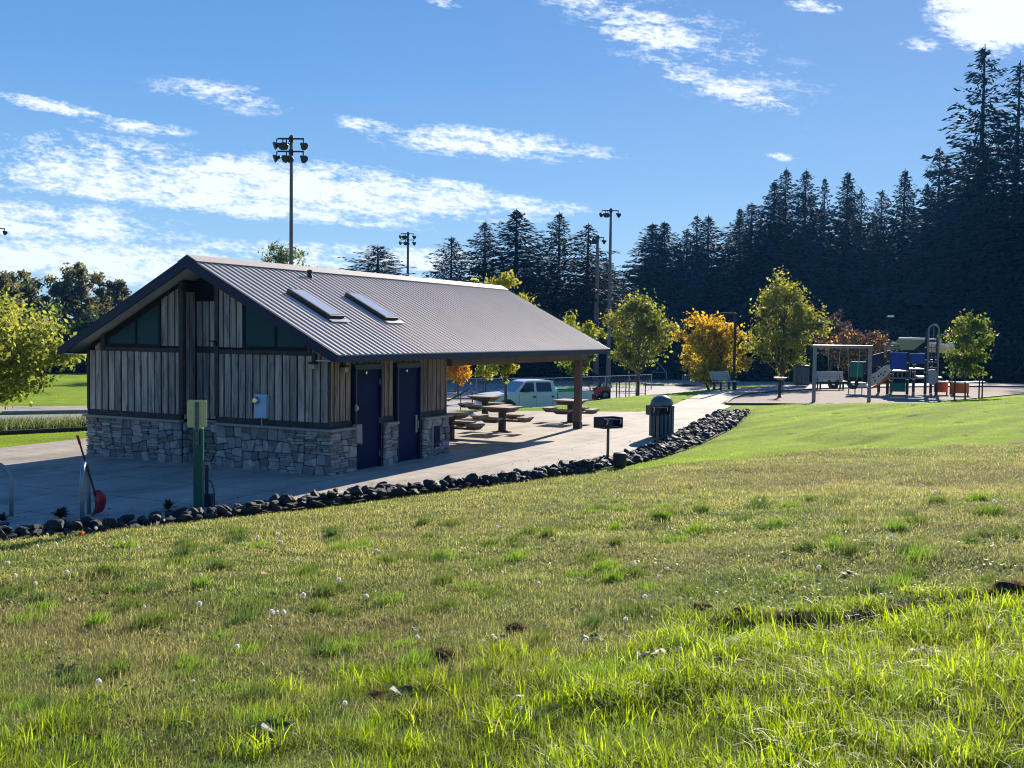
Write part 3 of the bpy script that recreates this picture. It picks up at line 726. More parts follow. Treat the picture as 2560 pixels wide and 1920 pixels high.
# fascia and soffit
fa = MB(); FD = .25
for s_ in (-1, 1):
    ye = YE0 if s_ < 0 else YE1; yo = ye+.035*s_
    for xa, xb in ((X0-.045, X0-.002), (X1+.002, X1+.045)):
        fa = MB(); fa.prism([(YM, ZR+.015), (yo, ZE-SL*.035+.015), (yo, ZE-.14), (ye-.10*s_, ZE-.14), (YM, ZR-.23)], P_, xa, xb)
        fa.build('rake_fascia', M['fascia'], B)
fe = MB()
for s_ in (-1, 1):
    ye = YE0 if s_ < 0 else YE1
    fe = MB(); fe.bx(X0, X1, min(ye, ye+.035*s_), max(ye, ye+.035*s_), ZE-.15, ZE-.022); fe.build('eave_fascia', M['fascia'], B)
so_ = MB()
for s_ in (-1, 1):
    ye = YE0 if s_ < 0 else YE1
    so_.prism([(YM, ZR-.17), (YM, ZR-.14), (ye-.02*s_, ZE-.07), (ye-.02*s_, ZE-.10)], P_, X0+.0, X1-.0)
so_.build('soffit', M['soffit'], B)
for a, b_ in ((YE0+.002, .06), (W, YE1-.002)):
    eb = MB(); eb.bx(X0, LX, a, b_, ZE-.138, ZE-.115); eb.build('eave_soffit', M['soffit'], B)
# shelter frame: posts, tie beam, plates
M['timber'] = pm('shelter_timber', (.16, .095, .075), (.09, .055, .045), 5, .7, stretch=(1, 1, .2), bump=.3)
for (x, y) in ((12.72, -.02), (12.72, W-.02)):
    pb = MB(); pb.bx(x-.10, x+.10, y-.10, y+.10, .0, 2.12); post = pb.build('post', M['timber'], B, bevel=.01)
    sh = MB(); sh.bx(x-.112, x+.112, y-.112, y+.112, -.0, .22); sh.build('post_shoe', M['black'], post, bevel=.005)
for a in (-.09, W-.09):
    be = MB(); be.bx(LX+.02, 13.2, a, a+.14, 2.12, 2.32); be.build('plate_beam', M['timber'], B, bevel=.008)
be = MB(); be.bx(12.64, 12.80, .052, W-.092, 2.13, 2.31); be.bx(12.65, 12.79, YM-.07, YM+.07, 2.312, ZR-.24); be.build('tie_beam', M['timber'], B, bevel=.008)
# doors
for k, (xa, xb) in enumerate(((.87, 1.83), (2.48, 3.44))):
    d = MB(); d.bx(xa+.05, xb-.0, .045, .09, .012, 2.12); dr = d.build('door', M['door'], B, bevel=.004)
    f = MB(); f.bx(xa, xa+.048, -.01, .098, .0, 2.16); f.bx(xb+.002, xb+.05, -.01, .098, .0, 2.16); f.bx(xa+.05, xb+.0, -.005, .098, 2.122, 2.16)
    f.bx(xa-.03, xb+.08, -.015, .05, 2.162, 2.235); f.build('door_frame', M['navy'], dr, bevel=.004)
    h = MB()
    if k == 0:
        h.bx(xa-.045, xa+.004, -.05, -.012, 1.26, 1.40); h.bx(xa-.03, xa+.045, -.06, -.051, 1.29, 1.36)
    else:
        h.bx(xb-.13, xb-.05, .03, .044, .62, 1.02); h.tube([(xb-.09, .03, .72), (xb-.09, -.02, .72), (xb-.09, -.02, .9), (xb-.09, .03, .9)], .012, 6)
    h.build('door_handle', M['steel'], dr, bevel=.004)
    g = MB(); g.lathe([(.028, 0), (.03, .004), (.0, .006)], 12)
    o = g.build('door_sign', M['chrome'], dr); o.rotation_euler = (R(90), 0, 0); o.location = ((xa+xb)/2-.02, .044, 2.05)
    if k == 0:
        for z in (1.85, 1.0, .28):
            hh = MB(); hh.tube([(xb+.0, .03, z-.06), (xb, .03, z+.06)], .013, 6); hh.build('hinge', M['steel'], dr)
cg = Each('corner_guard', M['cap'], .004)
cg.bx(.74, .93, -.135, -.02, .60, .99); cg.bx(.935, .96, -.12, -.05, .55, .82)
cg.build('corner_guard', M['cap'], B, bevel=.004)
ap = MB(); ap.bx(3.94, 4.24, -.07, -.045, .2, .72); ap.build('access_panel', M['door'], B, bevel=.004)
apf = MB(); apf.bx(3.89, 3.937, -.075, .0, .17, .76); apf.bx(3.94, 4.24, -.075, .0, .722, .76); apf.build('panel_frame', M['cap'], B)
# electric meter
em = MB(); em.bx(-.13, -.03, 1.55, 1.86, 1.10, 1.60); ebx = em.build('electric_meter', pm('pale_blue_enamel', (.46, .62, .76), (.40, .55, .70), 6, .4), B, bevel=.012)
md = MB(); md.lathe([(.085, 0), (.085, .03), (.07, .07), (.05, .085), (.0, .088)], 20); o = md.build('meter_dial', M['chrome'], ebx, smooth=False)
o.rotation_euler = (0, R(-90), 0); o.location = (-.13, 1.78, 1.47)
md = MB(); md.tube([(-.07, 1.70, .96), (-.07, 1.70, 1.10)], .02, 8); md.build('conduit', M['steel'], ebx)
# junction box in the recess, wall lamps, camera-like fitting
jb = MB(); jb.bx(.20, .34, 3.10, 3.34, .70, .86); jb.lathe([(.03, 0), (.03, .04), (0, .05)], 10, (.20, 3.24, .78)); jb.build('junction_box', M['steel'], B, bevel=.006)
for (x, y, rz) in ((-.02, .36, 0), (.50, .095, R(90))):
    l = MB(); l.bx(-.07, 0, -.05, .05, -.02, .14); l.bx(-.15, -.0, -.075, .075, -.07, -.02)
    o = l.build('wall_lamp', M['black'], B, bevel=.01); o.location = (x, y, 2.33 if rz == 0 else 2.26); o.rotation_euler = (0, 0, rz)
    s2 = MB(); s2.bx(-.13, -.03, -.055, .055, -.17, -.072); s2.build('lamp_glass', pm('frosted_glass', (.50, .46, .40), None, 6, .4), o, bevel=.01)
o = MB().bx(-.10, -.04, 2.93, 3.0, 2.58, 2.66).bx(-.14, -.07, 2.95, 3.06, 2.66, 2.70).build('motion_sensor', M['black'], B, bevel=.01)
# skylights, vent
def roofpt(x, y, h): return (x, y, zroof(y)+h*math.cos(th)) if False else (x, y-h*math.sin(th), zroof(y)+h*math.cos(th))
def rbox(mb, x0, x1, y0, y1, h0, h1):
    vs = [roofpt(x, y, h) for h in (h0, h1) for (x, y) in ((x0, y0), (x1, y0), (x1, y1), (x0, y1))]
    mb.add(vs, [(0, 3, 2, 1), (4, 5, 6, 7), (0, 1, 5, 4), (1, 2, 6, 5), (2, 3, 7, 6), (3, 0, 4, 7)])
for xa in (1.12, 3.28):
    k_ = MB(); xb = xa+.55
    rbox(k_, xa, xb, .90, 2.04, .0, .115); sk_ = k_.build('skylight', M['black'], roof, bevel=.008)
    g = MB(); rbox(g, xa+.045, xb-.045, 0.95, 1.99, .116, .121); g.build('pane', pm('skylight_glass', (.62, .66, .72), (.58, .62, .7), 2, .12, spec=.8), sk_)
    f = MB(); rbox(f, xa-.05, xb+.12, .76, .895, .037, .045); f.build('flashing', M['steel'], sk_)
v = MB(); v.lathe([(.09, 0), (.07, .06), (.05, .12), (.065, .13), (.06, .2), (0, .22)], 12, (3.09, 2.9, zroof(2.9)-.02)); v.build('roof_vent', M['black'], roof)
# ------------------------------------------------------------------ picnic tables
def picnic_table(loc, rz, label):
    t = thing('picnic_table', label, 'picnic table', loc, rz, 'picnic tables under the shelter', (.88, .88, 1))
    p = MB(); p.bx(-.10, .10, -.10, .10, 0, .62); p.bx(-.15, .15, -.15, .15, 0, .02); p.build('pedestal', M['table_frame'], t, bevel=.008)
    a = MB(); a.bx(-.80, .80, -.04, .04, .30, .36); a.bx(-.04, .04, -.80, -.042, .30, .36); a.bx(-.04, .04, .042, .80, .30, .36); a.build('seat_arms', M['table_frame'], t)
    o = MB()
    o.bx(-.53, .53, -.53, .53, .70, .745); o.add([(x, y, z) for z, s_ in ((.58, .32), (.698, .47)) for x, y in ((-s_, -s_), (s_, -s_), (s_, s_), (-s_, s_))],
        [(0, 3, 2, 1), (4, 5, 6, 7), (0, 1, 5, 4), (1, 2, 6, 5), (2, 3, 7, 6), (3, 0, 4, 7)], 1)
    o.build('tabletop', [M['wood_table'], M['table_frame']], t, bevel=.01)
    for k in range(4):
        s = MB(); s.bx(-.36, .36, .69, 1.03, .41, .465); s.add([(x, y, z) for z, (u, v0, v1) in ((.31, (.20, .77, .95)), (.408, (.33, .71, 1.01))) for x, y in ((-u, v0), (u, v0), (u, v1), (-u, v1))],
            [(0, 3, 2, 1), (4, 5, 6, 7), (0, 1, 5, 4), (1, 2, 6, 5), (2, 3, 7, 6), (3, 0, 4, 7)], 1)
        q_ = s.build('seat', [M['wood_table'], M['table_frame']], t, bevel=.008); q_.rotation_euler = (0, 0, k*math.pi/2)
    return t
pt = picnic_table((10.55, 1.5, 0), .02, 'picnic table in the middle of the shelter floor, nearest the camera of those seen whole')
dup(pt, (14.9, 4.4, 0), .02, 'picnic table at the back of the shelter, in front of the white truck')
dup(pt, (14.75, 1.1, 0), .02, 'picnic table partly behind the timber shelter post')
dup(pt, (7.55, 1.55, 0), .02, 'picnic table half hidden behind the end of the stone wall')

# ------------------------------------------------------------------ grills, bin, ash block
def grill(loc, rz, label, wire=True):
    t = thing('park_grill', label, 'grill', loc, rz, 'pedestal grills by the paving')
    p = MB(); p.tube([(0, 0, -.05), (0, 0, .80)], .034, 10); p.build('post', M['steel'] if not wire else M['pole'], t)
    f = MB(); w_, d_, h_ = .27, .20, .25
    f.bx(-w_, w_, -d_, d_, .80, .815); f.bx(-w_, -w_+.012, -d_, d_, .816, .80+h_)
    f.bx(-w_+.014, w_-.014, d_-.012, d_, .816, .80+h_); f.bx(w_-.012, w_, -d_, d_, .816, .80+h_)
    f.bx(-w_, -.02, -d_-.002, -d_+.012, .816, .80+h_*.9)
    f.build('firebox', M['navy'], t, bevel=.006)
    g = MB()
    for i in range(14): g.tube([(-w_+.03, -d_+.03+i*.027, 1.0), (w_-.03, -d_+.03+i*.027, 1.0)], .005, 5)
    g.build('grate', M['steel'], t)
    h = MB(); h.tube([(-w_+.07, -d_-.02, .90), (-w_+.07, -d_-.05, .93), (-w_+.07, -d_-.05, 1.0), (-w_+.07, -d_-.02, 1.02)], .014, 6); h.tube([(w_-.10, -d_-.02, .90), (w_-.10, -d_-.05, .93), (w_-.10, -d_-.05, 1.0), (w_-.10, -d_-.02, 1.02)], .014, 6)
    h.build('handles', M['chrome'], t); return t
Pg = G(1519, 1157); Pg2 = G(1643, 1112); Pb_ = G(1653, 1094)
gr_ = grill((Pg[0], Pg[1], 0), R(-32), 'black box grill on a thin post between paving and rocks, left of the bin')
dup(gr_, (Pg2[0], Pg2[1], 0), R(-50), 'black box grill on a pale post just in front of the litter bin')
# litter bin
t = thing('litter_bin', 'dark blue slatted litter bin with a domed lid beside the path', 'litter bin', (Pb_[0], Pb_[1], 0))
s = MB()
for k in range(18):
    a = 2*math.pi*k/18; s.box((.335*math.cos(a), .335*math.sin(a), .47), (.03, .075, .82), a)
s.build('slats', pm('bin_slats', (.06, .12, .17), (.045, .09, .14), 8, .4, bump=.04), t)
s = MB(); s.lathe([(.29, .04), (.30, .06), (.30, .84), (.29, .86)], 24); s.build('liner', M['black'], t, smooth=False)
s = MB(); s.lathe([(.345, .85), (.36, .86), (.36, .93), (.345, .94)], 28); s.lathe([(.345, .06), (.355, .07), (.355, .10), (.345, .11)], 28); s.build('band', M['navy'], t)
s = MB(); s.lathe([(.33, .94), (.325, 1.0), (.29, 1.09), (.22, 1.16), (.12, 1.205), (.0, 1.215)], 28); s.build('lid', pm('lid_metal', (.16, .20, .22), (.12, .15, .17), 8, .28, .4, bump=.02), t, smooth=True)
s = MB()
for k in range(3): a = 2*math.pi*k/3+.4; s.lathe([(.03, 0), (.03, .06)], 8, (.27*math.cos(a), .27*math.sin(a), 0))
s.build('feet', M['black'], t)
# boulder used as an end stop, charcoal black
t = MB(); t.lathe([(.20, -.05), (.235, .05), (.24, .30), (.22, .36), (.10, .385), (0, .38)], 18)
o = t.build('ash_bucket', pm('charred_metal', (.03, .032, .038), (.02, .02, .024), 7, .6, bump=.3, bd=.01), smooth=False, bevel=.01); Pq = G(1549, 1172); o.location = (Pq[0], Pq[1], .06); o.scale = (.62, .62, .8)
tag(o, 'squat dark round ash bucket among the rocks right of the grill', 'ash bucket')

# ------------------------------------------------------------------ sign, standpipe, bike racks, shovel
P = G(497, 1276); t = thing('park_sign', 'blank yellow back of a small rectangular sign on a green post', 'sign', (P[0], P[1], 0), YAW-R(90))
s = MB(); s.bx(-.08, .08, -.06, .06, -.05, 1.36); s.build('post', M['green_post'], t, bevel=.03)
s = MB(); s.tube([(.16, .05, 0), (.16, .05, 1.36)], .012, 6)
hw, hh, rr_ = .158, .222, .035
pl = []
for cx, cz, a0 in ((hw-rr_, hh-rr_, 0), (-hw+rr_, hh-rr_, 90), (-hw+rr_, -hh+rr_, 180), (hw-rr_, -hh+rr_, 270)):
    for k in range(6): a = R(a0+k*18); pl.append((cx+rr_*math.cos(a), cz+rr_*math.sin(a)))
s = MB(); s.prism(pl, lambda a, b_, c: (a, c, b_+1.58), -.085, -.078); pn = s.build('sign_panel', M['yellow_back'], t)
s = MB(); s.bx(-.028, .028, -.115, -.0865, 1.08, 1.77)
s.build('sign_channel', pm('punched_steel', (.17, .20, .21), (.10, .12, .13), 30, .5, .4, bump=.1), t, bevel=.004)
s = MB()
for k in range(14): s.lathe([(.008, 0), (.008, .002)], 8, (0, 0, 0))
for z in (1.15, 1.3, 1.42, 1.7): s.bx(-.010, .010, -.121, -.1155, z-.01, z+.01)
s2 = MB()
for z in (1.15, 1.3, 1.42, 1.7): s2.bx(-.010, .010, -.121, -.1155, z-.01, z+.01)
s2.build('bolts', M['black'], t)

P = G(524, 1266); t = thing('yard_hydrant', 'slim dark standpipe with a looping black hose right of the green post', 'standpipe', (P[0], P[1]+.06, 0), YAW-R(90))
s = MB(); s.tube([(0, 0, 0), (0, 0, .64)], .03, 10); s.tube([(0, 0, .60), (0, 0, .70)], .022, 8); s.build('pipe', M['navy'], t)
s = MB(); s.bx(-.09, .05, -.03, .03, .69, .73); s.tube([(.04, 0, .71), (.06, 0, .60)], .012, 6); s.build('handle', M['steel'], t, bevel=.006)
s = MB(); s.bx(-.09, .09, -.09, .09, 0, .20); s.build('base_box', M['navy'], t, bevel=.01)
s = MB(); s.tube([(-.17, .0, .02), (-.17, 0, .24), (-.12, 0, .40), (-.02, 0, .47), (.08, 0, .40), (.12, 0, .26), (.13, 0, .02)], .011, 8); s.build('hose', M['black'], t)

def bike_rack(loc, rz, label):
    t = thing('bike_rack', label, 'bike rack', loc, rz, 'hoop bike racks')
    pts = [(-.30, 0, 0)]+[(-.30, 0, .30)]+[(.30*math.cos(R(a)), 0, .54+.30*math.sin(R(a))) for a in range(180, -1, -12)]+[(.30, 0, .30), (.30, 0, 0)]
    s = MB(); s.tube(pts, .033, 12); s.build('hoop', M['steel'], t, smooth=True)
    for x in (-.30, .30):
        f = MB(); f.bx(x-.10, x+.10, -.05, .05, 0, .012); f.build('foot_plate', M['steel'], t)
    return t
P1, P2 = G(196, 1296), G(232, 1285)
Pk = G(214, 1291); Pj = G(-22, 1291)
br = bike_rack((Pk[0], Pk[1], 0), YAW+.22, 'steel hoop bike rack with a red snow shovel leaning on it')
dup(br, (Pj[0], Pj[1], 0), YAW-R(84), 'steel hoop bike rack cut by the left edge of the picture')
# shovel
P = G(238, 1288); top_ = AT(192, 17.75); zt = ZAT(190, 1098, 17.6)
t = thing('snow_shovel', 'red bladed shovel with a long dark handle leaning against the bike rack', 'shovel', (P[0], P[1], 0), 0)
A_ = Vector((0, 0, .30)); B_ = Vector((float(top_[0]-P[0]), float(top_[1]-P[1]), zt))
dr_ = (B_-A_); B2 = A_+dr_*.86
s = MB(); s.tube([A_-dr_*.06, B2], .016, 10); s.build('handle', M['black'], t)
s = MB(); s.tube([B2-dr_*.01, B_], .022, 10); s.build('grip', M['red_plastic'], t)
s = MB(); hdir = Vector((math.cos(YAW-.10), math.sin(YAW-.10), 0)); dn = -dr_.normalized(); nrm_ = dn.cross(hdir).normalized()
V = []; F = []
for th_ in (0, .008):
    for j in range(9):
        v = j/8
        for i in range(9):
            u = (i/8-.5)
            wdt = .34*(.55+.45*min(1, v*3))
            off = (-.16*(v-.35)**2*2+.10*(u*2)**2*.6)
            p_ = A_+dn*(-.04+v*.36)+hdir*(u*wdt)+nrm_*(off+th_)
            V.append(p_)
F = [(j*9+i, j*9+i+1, (j+1)*9+i+1, (j+1)*9+i) for j in range(8) for i in range(8)]
F2 = [tuple(81+k for k in f[::-1]) for f in F]
bd = [i for i in range(9)]+[j*9+8 for j in range(1, 9)]+[72+i for i in range(7, -1, -1)]+[j*9 for j in range(7, 0, -1)]
F3 = [(bd[k], bd[(k+1) % len(bd)], 81+bd[(k+1) % len(bd)], 81+bd[k]) for k in range(len(bd))]
s.add(V, F+F2+F3); ob = s.build('blade', M['red_plastic'], t, smooth=True)
mz = min((ob.matrix_world @ v.co).z for v in ob.data.vertices) if False else min(v.co.z for v in ob.data.vertices)
t.location.z = -mz+.002

# ------------------------------------------------------------------ light poles
def lamp_head(mb, c, a, tilt, s=1):
    d = Vector((math.cos(a)*math.cos(tilt), math.sin(a)*math.cos(tilt), -math.sin(tilt)))
    q = d.to_track_quat('Z', 'Y').to_matrix(); prof = [(.06, -.34), (.12, -.30), (.16, -.10), (.30, .10), (.34, .22), (.30, .22), (.0, .20)]
    n = 14; vs = [Vector(c)+q @ Vector((r_1*s*math.cos(2*math.pi*k/n), r_1*s*math.sin(2*math.pi*k/n), z*s)) for r_1, z in prof for k in range(n)]
    mb.add(vs, [(i*n+k, i*n+(k+1) % n, (i+1)*n+(k+1) % n, (i+1)*n+k) for i in range(len(prof)-1) for k in range(n)]+[tuple(range(n))])
def light_pole(px, dist, ztop, zb, label, rows=2, r0=.2, r1=.1, face=0, arm=1.08):
    P = AT(px, dist, zb, 600); H = ztop-zb
    t = thing('light_pole', label, 'light pole', P, YAW-R(90)+face, 'sports field light poles')
    s = MB(); s.tube([(0, 0, 0), (0, 0, H*.5), (0, 0, H)], [r0, (r0+r1)/2, r1], 12); s.build('pole', M['pole'], t)
    for k in range(rows):
        z = H-.2-k*.72
        a = MB(); a.bx(-arm+.3, arm-.35, -.05, .05, z-.04, z+.04); a.bx(-.13, .13, -.13, .13, z-.18, z+.1); ar = a.build('crossarm', M['black'], t)
        for x, an, ti in ((-arm+.25, R(200), .35), (-arm+.8, R(235), .5), (arm-.4, R(-40), .55), (-.05 if k else -arm+.6, R(265), .6)):
            h = MB(); lamp_head(h, (x, -.05, z-.38), an, ti, .70); h.tube([(x, 0, z), (x, 0, z-.3)], .04, 6)
            h.build('floodlight', M['black'], ar)
    return t
light_pole(728, 62, ZAT(728, 338, 62), LOT, 'tallest floodlight pole rising behind the roof ridge, left of the others', 2, .14, .09)
light_pole(1020, 125, ZAT(1020, 580, 125), LOT-.3, 'small distant floodlight pole between the round conifer and the spruces', 2, .2, .12, .2)
light_pole(1526, 98, ZAT(1526, 521, 98), LOT, 'tall floodlight pole with one row of lamps in the gap between the conifers', 1, .25, .10, .1)
light_pole(1494, 100.5, ZAT(1494, 588, 100.5), LOT, 'shorter floodlight pole just left of the one standing in the gap', 1, .33, .12, .5)
light_pole(-7, 118, ZAT(-5, 566, 118), LOT, 'floodlight pole cut off at the left edge of the picture', 1, .2, .1, .3)

def street_lamp(px, dist, z0, ytop, label, arm=-.7, r_=.065):
    P = AT(px, dist, z0); H = ZAT(px, ytop, dist)-z0
    t = thing('path_lamp', label, 'street lamp', P, YAW-R(90), None)
    s = MB(); s.bx(-r_, r_, -r_, r_, 0, H); s.build('post', pm('brown_lamp_post', (.03, .018, .016), (.02, .013, .012), 5, .5), t, bevel=.01)
    s = MB(); s.bx(min(0, arm*1.2), max(0, arm*1.2)-r_*.0, -.14, .14, H-.10, H+.02); s.build('lamp_head', M['black'] if dist < 70 else M['chrome'], t, bevel=.03)
    return t
street_lamp(1836, 58.6, float(T(*AT(1836, 58.6)[:2])), 783, 'dark square path lamp in front of the orange tree')
street_lamp(2214, 88, LOT, 790, 'thin distant lamp with a bright flat head against the dark forest', .45, .04)

# ------------------------------------------------------------------ benches, second bin, pedestal, lattice rack, wheel stops
M['slat'] = pm('pale_bench_slats', (.60, .56, .50), (.48, .45, .40), 6, .55, stretch=(1, 5, 5), bump=.1)
def bench(loc, rz, label):
    t = thing('park_bench', label, 'bench', loc, rz, 'pale slatted benches')
    s = MB()
    for i in range(5): s.bx(-.85, .85, -.28+i*.11, -.19+i*.11, .44, .475)
    s.build('seat', M['slat'], t, bevel=.006)
    s = MB()
    for i in range(5):
        y = .30+i*.035; z = .52+i*.095; s.bx(-.85, .85, y, y+.03, z, z+.085)
    s.build('backrest', M['slat'], t, bevel=.006)
    for x in (-.65, .65):
        l = MB(); l.bx(x-.04, x+.04, -.22, -.14, 0, .435); l.bx(x-.04, x+.04, .22, .29, 0, .435); l.bx(x-.03, x+.03, -.24, .30, .40, .437); l.bar((x, .26, .42), (x, .50, 1.0), .05, .05)
        l.build('leg', M['black'], t)
    return t
Pb = G(1812, 974); bn = bench((38.6, 2.35, 0), YAW-R(48), 'pale slatted bench at the bend of the path below the orange tree')
Pc = AT(2078, 61.5); dup(bn, (Pc[0], Pc[1], 0), YAW-R(90)+R(4), 'pale slatted bench behind the baby swings')
t = thing('litter_bin', 'large grey green bin with an arched panel standing under the yellow green tree', 'litter bin', (*AT(2004, 64.5)[:2], 0), YAW-R(90))
s = MB(); s.bx(-.38, .38, -.36, .36, .04, 1.18); s.build('body', pm('bin_green', (.035, .075, .085), (.028, .06, .07), 6, .5), t, bevel=.04)
s = MB(); s.bx(-.41, .41, -.39, .39, 1.182, 1.24); s.build('lid', M['navy'], t, bevel=.02)
s = MB(); s.tube([(-.16, -.37, .2), (-.19, -.37, .6), (-.1, -.37, .85), (.06, -.37, .6), (.04, -.37, .2)], .012, 6); s.build('emblem', M['steel'], t)
t = thing('drinking_fountain', 'short dark pedestal with a small pinkish bowl beside the wood chips', 'fountain', (*G(1949, 993)[:2], 0), YAW-R(90))
s = MB(); s.lathe([(.12, 0), (.12, .04), (.075, .06), (.075, .86)], 12); s.build('pedestal', M['navy'], t)
s = MB(); s.lathe([(.08, .84), (.26, .90), (.33, .96), (.30, .965), (.12, .93), (0, .92)], 18); s.build('bowl', pm('pink_metal', (.55, .36, .30), (.5, .4, .36), 3, .35, .3), t, smooth=True)
s = MB(); s.tube([(.05, 0, .93), (.08, 0, 1.0), (.16, 0, 1.01)], .02, 6); s.build('spout', M['chrome'], t)
t = thing('lattice_rack', 'pale metal grid rack at the edge of the car park behind the orange tree', 'rack', AT(1738, 96, LOT), YAW-R(90))
s = MB()
for i in range(13): s.tube([(-1.1+i*.183, 0, 0), (-1.1+i*.183, 0, .95)], .022, 5)
for z in (.05, .35, .65, .95): s.tube([(-1.1, 0, z), (1.1, 0, z)], .022, 5)
s.build('bars', M['steel'], t)
for px_, d_, lb in ((1636, 93, 'dark wheel stop in the car park, nearer the black trailer'), (1716, 93.5, 'dark wheel stop in the car park, next to the orange tree'), (1168, 70, 'pale concrete wheel stop at the foot of the stair rail'), (1862, 88, 'dark wheel stop seen under the bench')):
    P = AT(px_, d_, LOT+.02); z = ZAT(px_, 972, d_) if False else LOT+.02
    s = MB(); s.prism([(-.09, 0), (.09, 0), (.06, .13), (-.06, .13)], lambda a, b_, c: (c, a, b_), -.92, .92)
    o = s.build('wheel_stop', M['concrete_dark'] if px_ < 1200 else M['trim'], bevel=.01); o.location = P; o.rotation_euler = (0, 0, YAW-R(90)+R(4)); tag(o, lb, 'wheel stop', 'wheel stops')

# ------------------------------------------------------------------ hand rail at the steps, chain link fences, backstop
t = thing('handrail', 'bent tube handrail of the steps left of the white truck', 'handrail', AT(1150, 50, float(T(*AT(1150, 50)[:2]))), YAW-R(90))
s = MB(); z0_ = float(t.location.z)
pts = [(1120, 1002), (1152, 985), (1168, 975), (1176, 972), (1180, 980), (1181, 1014)]
loc_ = []
Mi = (Matrix.Translation(t.location) @ Matrix.Rotation(YAW-R(90), 4, 'Z')).inverted()
for (px_, py_) in pts:
    q_ = AT(px_, 50, ZAT(px_, py_, 50), py_); loc_.append(Mi @ Vector([float(c) for c in q_]))
s.tube(loc_, .028, 8); s.build('rail', M['black'], t)
s = MB(); s.tube([loc_[1], loc_[1]-Vector((0, 0, 1.2))], .024, 6); s.build('post', M['black'], t)
def fence(name, label, pts, h, mat, mesh_step=.35, rails=(1.0,), post_step=3.0, r_p=.035, topmat=None):
    """pts: ground points; wires stand for the links"""
    t = thing(name, label, 'fence', pts[0], 0)
    o0 = Vector(pts[0]); wires = MB(); rl = MB()
    for a, b_ in zip(pts[:-1], pts[1:]):
        a = Vector(a)-o0; b_ = Vector(b_)-o0; l = (b_-a).length; n = max(1, round(l/post_step))
        for i in range(n+1):
            p_ = a.lerp(b_, i/n); k = MB(); k.tube([p_, p_+Vector((0, 0, h))], r_p, 6); k.build('post', mat, t)
        for z in rails: rl.tube([a+Vector((0, 0, h*z)), b_+Vector((0, 0, h*z))], r_p*.85, 6)
        k = max(1, int(l/mesh_step))
        for i in range(k): # slanting wires, both ways
            x0, x1 = i/k, min(1, (i+2.2)/k)
            for u, v in ((x0, x1), (x1, x0)): 
                p0 = a.lerp(b_, u); p1 = a.lerp(b_, v)+Vector((0, 0, h)); wires.bar(p0, p1, .008, .008)
    wires.build('links', mat, t); rl.build('rail', topmat or mat, t); return t
def gp(px, d): P = AT(px, d, 0); return (float(P[0]), float(P[1]), float(T(P[0], P[1])))
fence('chain_link_fence', 'low dark chain link fence with a bright top rail behind the mower', [gp(1090, 74), gp(1385, 77), gp(1630, 87)], 1.25, M['steel'], .45, (1.0,), 3.2, .035, M['chrome'])
fence('chain_link_fence', 'tall dark green chain link fence in front of the forest behind the car park', [gp(1080, 100), gp(1380, 101), gp(1560, 102)], 2.6, M['navy'], .6, (1.0, .5, .03), 3.5, .04)
fence('chain_link_fence', 'low fence at the far side of the car park seen through the shelter', [gp(1060, 78), gp(1215, 79)], 1.1, M['black'], .5, (1.0, .1), 2.5, .03)
t = thing('backstop', 'tall ball field backstop of pipes with a sloping top beside the olive tree', 'backstop', AT(1600, 104, LOT), YAW-R(90))
s = MB(); zz = lambda y: ZAT(1600, y, 104)-LOT
xx = lambda px_: (px_-1600)*104/FPX
s.tube([(xx(1666), 0, 0), (xx(1666), 0, zz(930))], .05, 6); s.tube([(xx(1628), 0, zz(930)), (xx(1666), 0, zz(930))], .06, 6); s.tube([(xx(1666), 0, zz(930)), (xx(1630), 0, zz(890)), (xx(1590), 0, zz(860))], .06, 6)
s.tube([(xx(1590), 0, 0), (xx(1590), 0, zz(860))], .05, 6); s.tube([(xx(1628), 0, zz(960)), (xx(1666), 0, zz(960))], .05, 6); s.build('frame', M['steel'], t)

# ------------------------------------------------------------------ pickup truck (nose towards -X)
def wheel(par, x, y, z, r_=.41, wd=.26, side=1):
    w_ = MB(); n = 24
    prof = [(r_*.62, -wd/2), (r_*.93, -wd/2), (r_, -wd/2+.04), (r_, wd/2-.04), (r_*.93, wd/2), (r_*.62, wd/2)]
    vs = [(rr0*math.cos(2*math.pi*k/n), zz0, rr0*math.sin(2*math.pi*k/n)) for rr0, zz0 in prof for k in range(n)]
    w_.add(vs, [(i*n+k, i*n+(k+1) % n, (i+1)*n+(k+1) % n, (i+1)*n+k) for i in range(5) for k in range(n)]+[(5*n+k, 5*n+(k+1) % n, (k+1) % n, k) for k in range(n)])
    o = w_.build('tyre', M['rubber'], par, smooth=False); o.location = (x, y, z)
    h = MB(); h.lathe([(r_*.62, -.02), (r_*.60, .02), (r_*.3, .0), (r_*.22, .05), (0, .06)], 20)
    q_ = h.build('rim', M['steel'], o, smooth=True); q_.rotation_euler = (R(-90)*side, 0, 0); q_.location = (0, side*wd*.32, 0)
    return o
